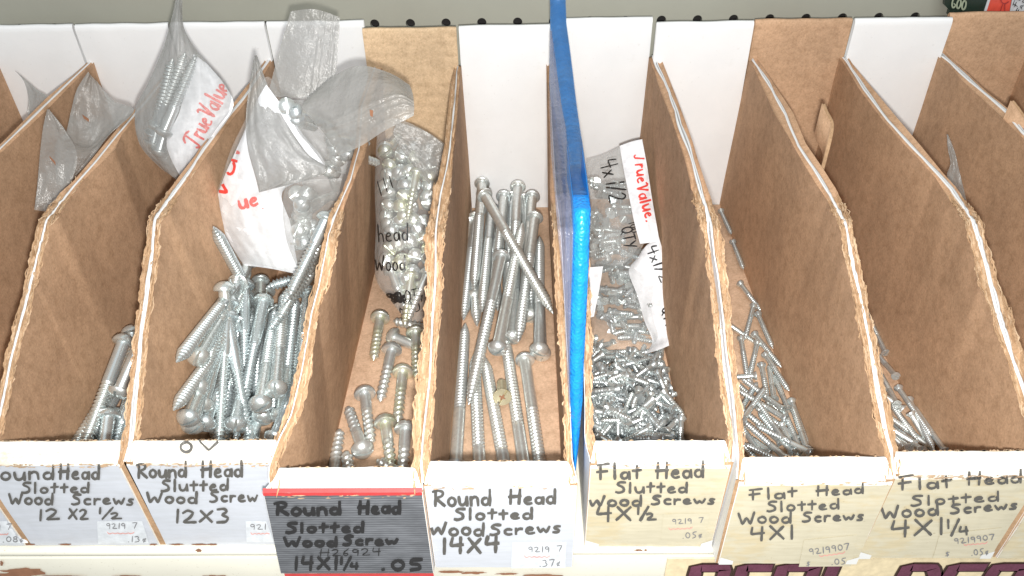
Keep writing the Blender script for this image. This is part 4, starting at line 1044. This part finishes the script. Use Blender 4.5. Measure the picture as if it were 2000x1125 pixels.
s_ = MB(); s_.grid([[onY(722,214,2.36),onY(729,216,2.36)],[onY(723,226,2.35),onY(728,229,2.35)]]); s_.build('punched_slot', M['rust'], hb_, oh)
p = patch([[(548,195,2.9),(600,195,2.85)],[(560,240,2.75),(640,240,2.7)],[(600,280,2.65),(680,290,2.6)],[(640,330,2.55),(675,340,2.55)]], 20, 24, .03, .08, 23); p.build('film_body', M['film'], hb_, oh)
rnd = random.Random(11)
for i in range(17):
    px, py = rnd.uniform(572, 650), rnd.uniform(370, 505)
    if px+ (py-370)*.35 > 668: px -= 30
    a = onY(px, py, 2.40+rnd.uniform(-.03, .08)-(py-370)*.0012); dr = FW+Vector((rnd.uniform(-.5, .5), rnd.uniform(-.3, .5), rnd.uniform(-.5, .5)))
    place('bagS', a, dr, i, 'round_head_screw', 'screw inside the clear pocket of the crumpled bag on the 12X3 pile', 'screw', 'screws inside the crumpled bag pocket')
for i, (px, py) in enumerate([(566,215),(572,238),(580,225),(640,270),(655,285),(648,305),(662,310),(668,296),(640,325),(655,335),(560,205)]):
    a = onY(px, py, 2.72); dr = Vector((rnd.uniform(-.5, .5), .6, -.6+rnd.uniform(-.3, .3)))
    place('bagS', a, dr, i, 'round_head_screw', 'screw head shining inside the bag with the flopped zip top', 'screw', 'screws inside the flopped zip bag')
for i, (h, t) in enumerate([((636,470),(600,530)),((650,440),(612,500)),((632,500),(588,560)),((645,415),(618,470))]):
    a = onY(*h, 2.3); b_ = onY(*t, 2.1)
    place('b2s', a, b_-a, 0, 'round_head_screw', ('second lowest', 'second highest', 'lowest', 'highest')[i]+' threaded screw wedged between the crumpled bag and the torn rim', 'screw', 'screws wedged beside the crumpled bag')
# bag in the 14X1¼ bin
og = onY(790, 430, 3.0)
r = bag('narrow clear bag of domed screws with black handwriting in the 14X1¼ bin', og)
rowsC = [[(738,240,3.75),(775,232,3.75),(830,255,3.7),(868,280,3.65)],[(734,300,3.5),(775,300,3.4),(820,300,3.4),(866,310,3.45)],[(732,370,3.2),(770,370,3.1),(820,370,3.1),(858,370,3.15)],[(734,440,2.95),(770,440,2.82),(815,440,2.8),(850,440,2.9)],[(732,500,2.7),(765,505,2.58),(810,505,2.56),(840,500,2.65)],[(736,550,2.5),(770,560,2.4),(805,565,2.4),(836,560,2.45)],[(765,590,2.35),(785,605,2.28),(805,612,2.28),(832,610,2.3)],[(790,622,2.2),(800,626,2.18),(812,628,2.18),(828,628,2.2)]]
pf = patch(rowsC, 30, 48, .024, .19, 31); po = pf.build('front_film', M['film_clear'], r, og)
pb_ = patch([[(x, y, Y+.16) for x, y, Y in rr] for rr in rowsC], 20, 30, .01, 0, 33); pb_.build('back_film', M['film_clear'], r, og)
p = patch([[(778,238,3.45),(830,256,3.42),(868,284,3.4)],[(768,262,3.38),(820,300,3.34),(864,350,3.3)],[(790,300,3.3),(825,345,3.22),(852,372,3.2)]], 30, 18, .012, 0, 35, ribs=(.3, .8, 3, 'v')); p.build('zip_strip', M['film_header'], r, og)
ink_on(pf, [('head', 740, 474, 798, 470, 34, 2.6), ('Wood', 734, 530, 792, 528, 30, 2.8), ('QTY', 792, 592, 828, 588, 26, 2.4), ('OO', 756, 592, 786, 586, 20, 4.0), ('MU', 784, 618, 822, 606, 18, 2.4), ('///', 746, 382, 775, 362, 26, 2.0)], M['ink'], 'handwriting', po, og)
ik = Ink(.006); ik.stroke(pf.bvh(), [(756+22*math.sin(i*.9)+i*.9, 580+9*math.cos(i*1.37)+i*.25) for i in range(26)], 3.4); ik.build('pen_scribble', M['ink'], po, og)
rnd = random.Random(21); k = 0
for v in range(18):
    for u in range(4):
        py = 268+v*19.5+rnd.uniform(-8, 8); w0, w1 = (740, 850) if py < 540 else (765, 828)
        px = w0+(w1-w0)*(u+.5)/4+rnd.uniform(-8, 8); Y = interp([(240, 3.72), (370, 3.15), (500, 2.62), (620, 2.2)], py)+.03
        if py > 574 or py < 284: continue
        px = min(px, 838)
        a = onY(px, py, Y); 
        dr = FW+Vector((rnd.uniform(-.35, .35), rnd.uniform(-.1, .6), rnd.uniform(-.4, .5))) if rnd.random() < .9 else Vector((rnd.uniform(-.4, .4), -.5, -.3))
        a = a+(CAM-a).normalized()*rnd.uniform(.02, .11)*(1 if u == 1 else .6)
        if u >= 2: dr.x = -abs(dr.x)
        if u < 2: dr.x = abs(dr.x)
        place(rnd.choice(('bagS', 'bagS', 'bagG')), a, dr, k, 'round_head_screw', 'domed screw %s of the handwritten narrow bag' % ('in the upper half' if py < 400 else 'in the lower half'), 'screw', 'screws in the %s of the narrow bag' % ('upper half' if py < 400 else 'lower half')); k += 1
# bags in the 4X1/2 bin
og = onY(1230, 400, 3.4)
r = bag('frosted bag of tiny screws with 4x1/2 handwriting and a red printed white strip', og)
rowsD = [[(1146,312,4.1),(1180,302,4.1),(1215,285,4.1),(1255,271,4.1)],[(1146,350,3.85),(1180,350,3.75),(1215,345,3.72),(1262,340,3.8)],[(1148,400,3.55),(1180,400,3.42),(1215,400,3.4),(1272,400,3.5)],[(1150,450,3.25),(1180,455,3.12),(1220,455,3.1),(1280,450,3.2)],[(1150,500,3.0),(1180,508,2.9),(1220,508,2.9),(1262,470,3.05)],[(1152,522,2.92),(1180,522,2.88),(1215,516,2.88),(1245,500,2.95)]]
pf = patch(rowsD, 30, 36, .028, .10, 41); po = pf.build('film', M['film_frost'], r, og)
rw = [[(1210,285,4.05),(1235,276,4.05),(1254,272,4.05)],[(1218,330,3.78),(1240,325,3.76),(1264,325,3.78)],[(1228,380,3.5),(1250,375,3.48),(1272,378,3.5)],[(1238,430,3.2),(1258,425,3.18),(1280,425,3.22)],[(1250,476,2.98),(1268,474,2.98),(1288,470,3.0)]]
pw = patch([[(x, y, Y-.14) for x, y, Y in rr] for rr in rw], 14, 30, .010, 0, 43); wo = pw.build('white_strip', M['bagpaper'], r, og)
ink_on(pw, [('T~rue', 1238, 304, 1246, 358, 24, 3.6), ('V~alue.', 1242, 364, 1262, 434, 25, 3.8)], M['redink'], 'printed_name', wo, og)
ink_on(pf, [('4x', 1171, 318, 1180, 348, 34, 3.0), ('1/2', 1184, 358, 1190, 396, 34, 3.0), ('QTY', 1212, 446, 1220, 486, 24, 2.8), ('100', 1228, 436, 1234, 456, 14, 2.0)], M['ink'], 'handwriting', po, og)
og2 = onY(1230, 580, 2.6)
r2 = bag('second clear bag of tiny screws below it, white edge lettered QTY, torn bottom', og2)
rowsE = [[(1150,515,2.95),(1190,515,2.9),(1230,505,2.9),(1286,462,3.0)],[(1152,560,2.7),(1190,560,2.6),(1240,555,2.6),(1302,520,2.75)],[(1154,610,2.45),(1190,615,2.35),(1245,610,2.35),(1312,590,2.45)],[(1154,650,2.25),(1190,655,2.15),(1245,655,2.12),(1320,640,2.2)],[(1156,680,2.1),(1190,688,2.02),(1240,690,1.98),(1322,668,2.1)]]
pf2 = patch(rowsE, 32, 36, .02, .08, 51); po2 = pf2.build('film', M['film_clear'], r2, og2)
pw2 = patch([[(x, y, Y-.11) for x, y, Y in rr] for rr in [[(1244,505,2.98),(1262,480,3.0),(1287,463,3.0)],[(1228,530,2.86),(1262,522,2.8),(1298,505,2.85)],[(1244,575,2.66),(1275,570,2.6),(1308,560,2.66)],[(1258,625,2.4),(1288,620,2.34),(1318,615,2.4)],[(1274,668,2.2),(1295,656,2.16),(1322,648,2.2)],[(1255,693,2.0),(1290,682,2.0),(1322,668,2.04)]]], 16, 34, .02, 0, 53); wo2 = pw2.build('white_edge', M['bagpaper'], r2, og2)
ink_on(pw2, [('4x1/2', 1262, 486, 1290, 552, 22, 3.0), ('QTY', 1290, 604, 1302, 642, 20, 3.2)], M['ink'], 'handwriting', wo2, og2)
pw3 = patch([[(1150,522,2.8),(1178,520,2.78)],[(1152,570,2.55),(1170,568,2.54)],[(1154,620,2.3),(1160,618,2.3)]], 8, 18, .01, 0, 55); pw3.build('white_corner', M['bagpaper'], r2, og2)
rnd = random.Random(77)
for i in range(120):
    top = i < 55
    if top: px, py = rnd.uniform(1152, 1232), rnd.uniform(350, 505); Y = interp([(300, 4.1), (400, 3.5), (455, 3.2), (520, 2.9)], py)
    else: px, py = rnd.uniform(1154, 1262), rnd.uniform(515, 672); Y = interp([(500, 2.95), (560, 2.68), (610, 2.42), (680, 2.1)], py)
    if not top: px = min(px, 1232+(py-515)*.22)
    a = onY(px, py, Y+rnd.uniform(-.01, .06)); aa = rnd.uniform(0, 6.28)
    if top and px > 1205+(py-350)*.2: continue
    dr = Vector((math.cos(aa), math.sin(aa)*.8, -math.sin(aa)*.45+rnd.uniform(-.4, .2)))
    place(rnd.choice(('b5', 'b5b')), a, dr, i, 'flat_head_screw', 'tiny screw seen through the %s' % ('frosted upper bag in the 4X1/2 bin' if top else 'clear lower bag in the 4X1/2 bin'), 'screw', 'tiny screws inside the %s bag of the 4X1/2 bin' % ('upper' if top else 'lower'))

# ------------------------------------------------------------ blue padded divider between the 14X4 and 4X1/2 bins
oc = Vector((4.05, 2.4, 1.2))
bd = empty('blue_divider', oc, 'bright blue padded vinyl pouch standing upright between two bins', 'divider')
edge = [(0,1075,1104,4.0),(50,1077,1106,3.7),(100,1084,1113,3.4),(150,1090,1119,3.05),(200,1097,1125,2.7),(250,1105,1132,2.3),(300,1112,1140,1.8),(350,1117,1147,1.2),(385,1119,1152,.75),(410,1121,1154,.56),(450,1121,1152,.48),(520,1119,1150,.42),(600,1116,1146,.36),(700,1114,1141,.28),(780,1114,1138,.22),(850,1116,1132,.17),(900,1120,1127,.12),(922,1122,1124,.1)]
mb = MB(); rows = []
for i in range(len(edge)*5-4):
    k = min(i//5, len(edge)-2); f = (i-k*5)/5; a, c = edge[k], edge[k+1]; y, xl, xr, Y = [a[q]+(c[q]-a[q])*f for q in range(4)]
    L_, R_ = onY(xl, y, Y), onY(xr, y, Y); back = Vector((0, .6, -.5)).normalized()*.35 if y > 380 else Vector((0, .15, -.8))
    if y > 380: back = Vector((0, .8, -.02))
    else: back = Vector((0, .0, -.9))
    vd = (CAM-(L_+R_)/2).normalized(); rr = []
    for q in range(9):
        u = q/8; p = L_+(R_-L_)*u+vd*(.035*math.sin(math.pi*u)+.004*nz(i*.8, q)+.003*nz(i*2.1, q*2)); rr.append(p)
    rr = [L_+back*1.0, L_+back*.3]+rr+[R_+back*.3, R_+back]
    rows.append(rr)
mb.grid(rows, flip=True); mb.build('vinyl_edge', M['blue'], bd, oc)
edgeL = [(60,1074,1078,3.6),(100,1074,1086,3.4),(150,1074,1091,3.05),(200,1073,1098,2.7),(300,1076,1112,1.8),(385,1084,1119,.85),(450,1089,1121,.52),(520,1096,1119,.45),(600,1102,1116,.38),(700,1106,1114,.3),(800,1111,1115,.22)]
mb = MB(); rows = []
for i in range((len(edgeL)-1)*8+1):
    k = min(i//8, len(edgeL)-2); f = (i-k*8)/8; a, c = edgeL[k], edgeL[k+1]; y, xl, xr, Y = [a[q]+(c[q]-a[q])*f for q in range(4)]
    L_, R_ = onY(xl, y, Y+.06), onY(xr+2, y, Y+.03); vd = (CAM-L_).normalized()
    rows.append([L_+(R_-L_)*(q/9)+vd*(.02*math.sin(q*1.9+.5*math.sin(i*.2))+.006*nz(i*.5, q*1.1)) for q in range(10)])
mb.grid(rows)
shade_rows = []  # added layer over the upper blue, its duller shading put in as colour
for i in range(64):
    y = -10+i*6.2; xl, xr, Y = [interp([(e[0], e[q]) for e in edge], y) for q in (1, 2, 3)]
    L_, R_ = onY(xl-1, y, Y), onY(xr+1, y, Y); vd = (CAM-L_).normalized()
    shade_rows.append([L_+(R_-L_)*(q/8)+vd*(.036*math.sin(math.pi*q/8)+.009+.005*nz(i*.5, q)) for q in range(9)])
mb.build('clear_sleeve', M['film_violet'], bd, oc)
mb = MB(); mb.grid(shade_rows); mb.build('shade_film', M['film_shade'], bd, oc)

# ------------------------------------------------------------ scraps
def strip(pts, wpx, drop, m_, name, label, cat):
    mb = MB(); P = [onY(*p) for p in pts]; og = P[0]; dense = catmull(P, 24); rows = []
    for i, p in enumerate(dense):
        t = dense[min(i+1, 24)]-dense[max(i-1, 0)]; t.normalize(); s_ = Vector((1, 0, 0))*wpx
        jag = .006*nz(i*1.3); rows.append([p+Vector((0, 0, -drop)), p+Vector((0, 0, jag)), p+s_*.3+Vector((0, 0, -.01)), p+s_*.7+Vector((0, 0, -.004-jag)), p+s_+Vector((0, 0, jag)), p+s_+Vector((0, 0, -drop))])
    mb.grid(rows)
    mb.m = [1 if i % 5 in (0, 4) else 0 for i in range(len(mb.f))]; o = mb.build(name, [m_, M['kraft']], None, og); tag(o, label, cat); return o
strip([(1612,202,3.15),(1617,216,3.05),(1628,238,2.9),(1627,262,2.75),(1618,300,2.6),(1608,335,2.45)], -.030, .30, M['torn'], 'cardboard_scrap', 'loose corrugated strip standing in the brown backed 4X1¼ bin', 'cardboard')
strip([(1974,196,3.2),(1988,214,3.1),(2006,240,3.0)], .030, .30, M['torn'], 'cardboard_scrap', 'corrugated strip end at the right edge of the photo', 'cardboard')
og = onY(1868, 330, 3.0)
r = bag('twisted clear plastic scrap in the bin at the far right', og)
p = patch([[(1849,262,3.2),(1852,263,3.2)],[(1851,290,3.1),(1866,300,3.1)],[(1856,320,3.0),(1874,335,3.0)],[(1850,345,2.9),(1882,368,2.9)],[(1870,380,2.75),(1888,392,2.75)]], 10, 22, .03, 0, 61); p.build('film', M['film_header'], r, og)
# loose crumb of torn fibre on the kraft wall of the 12X2½ bin
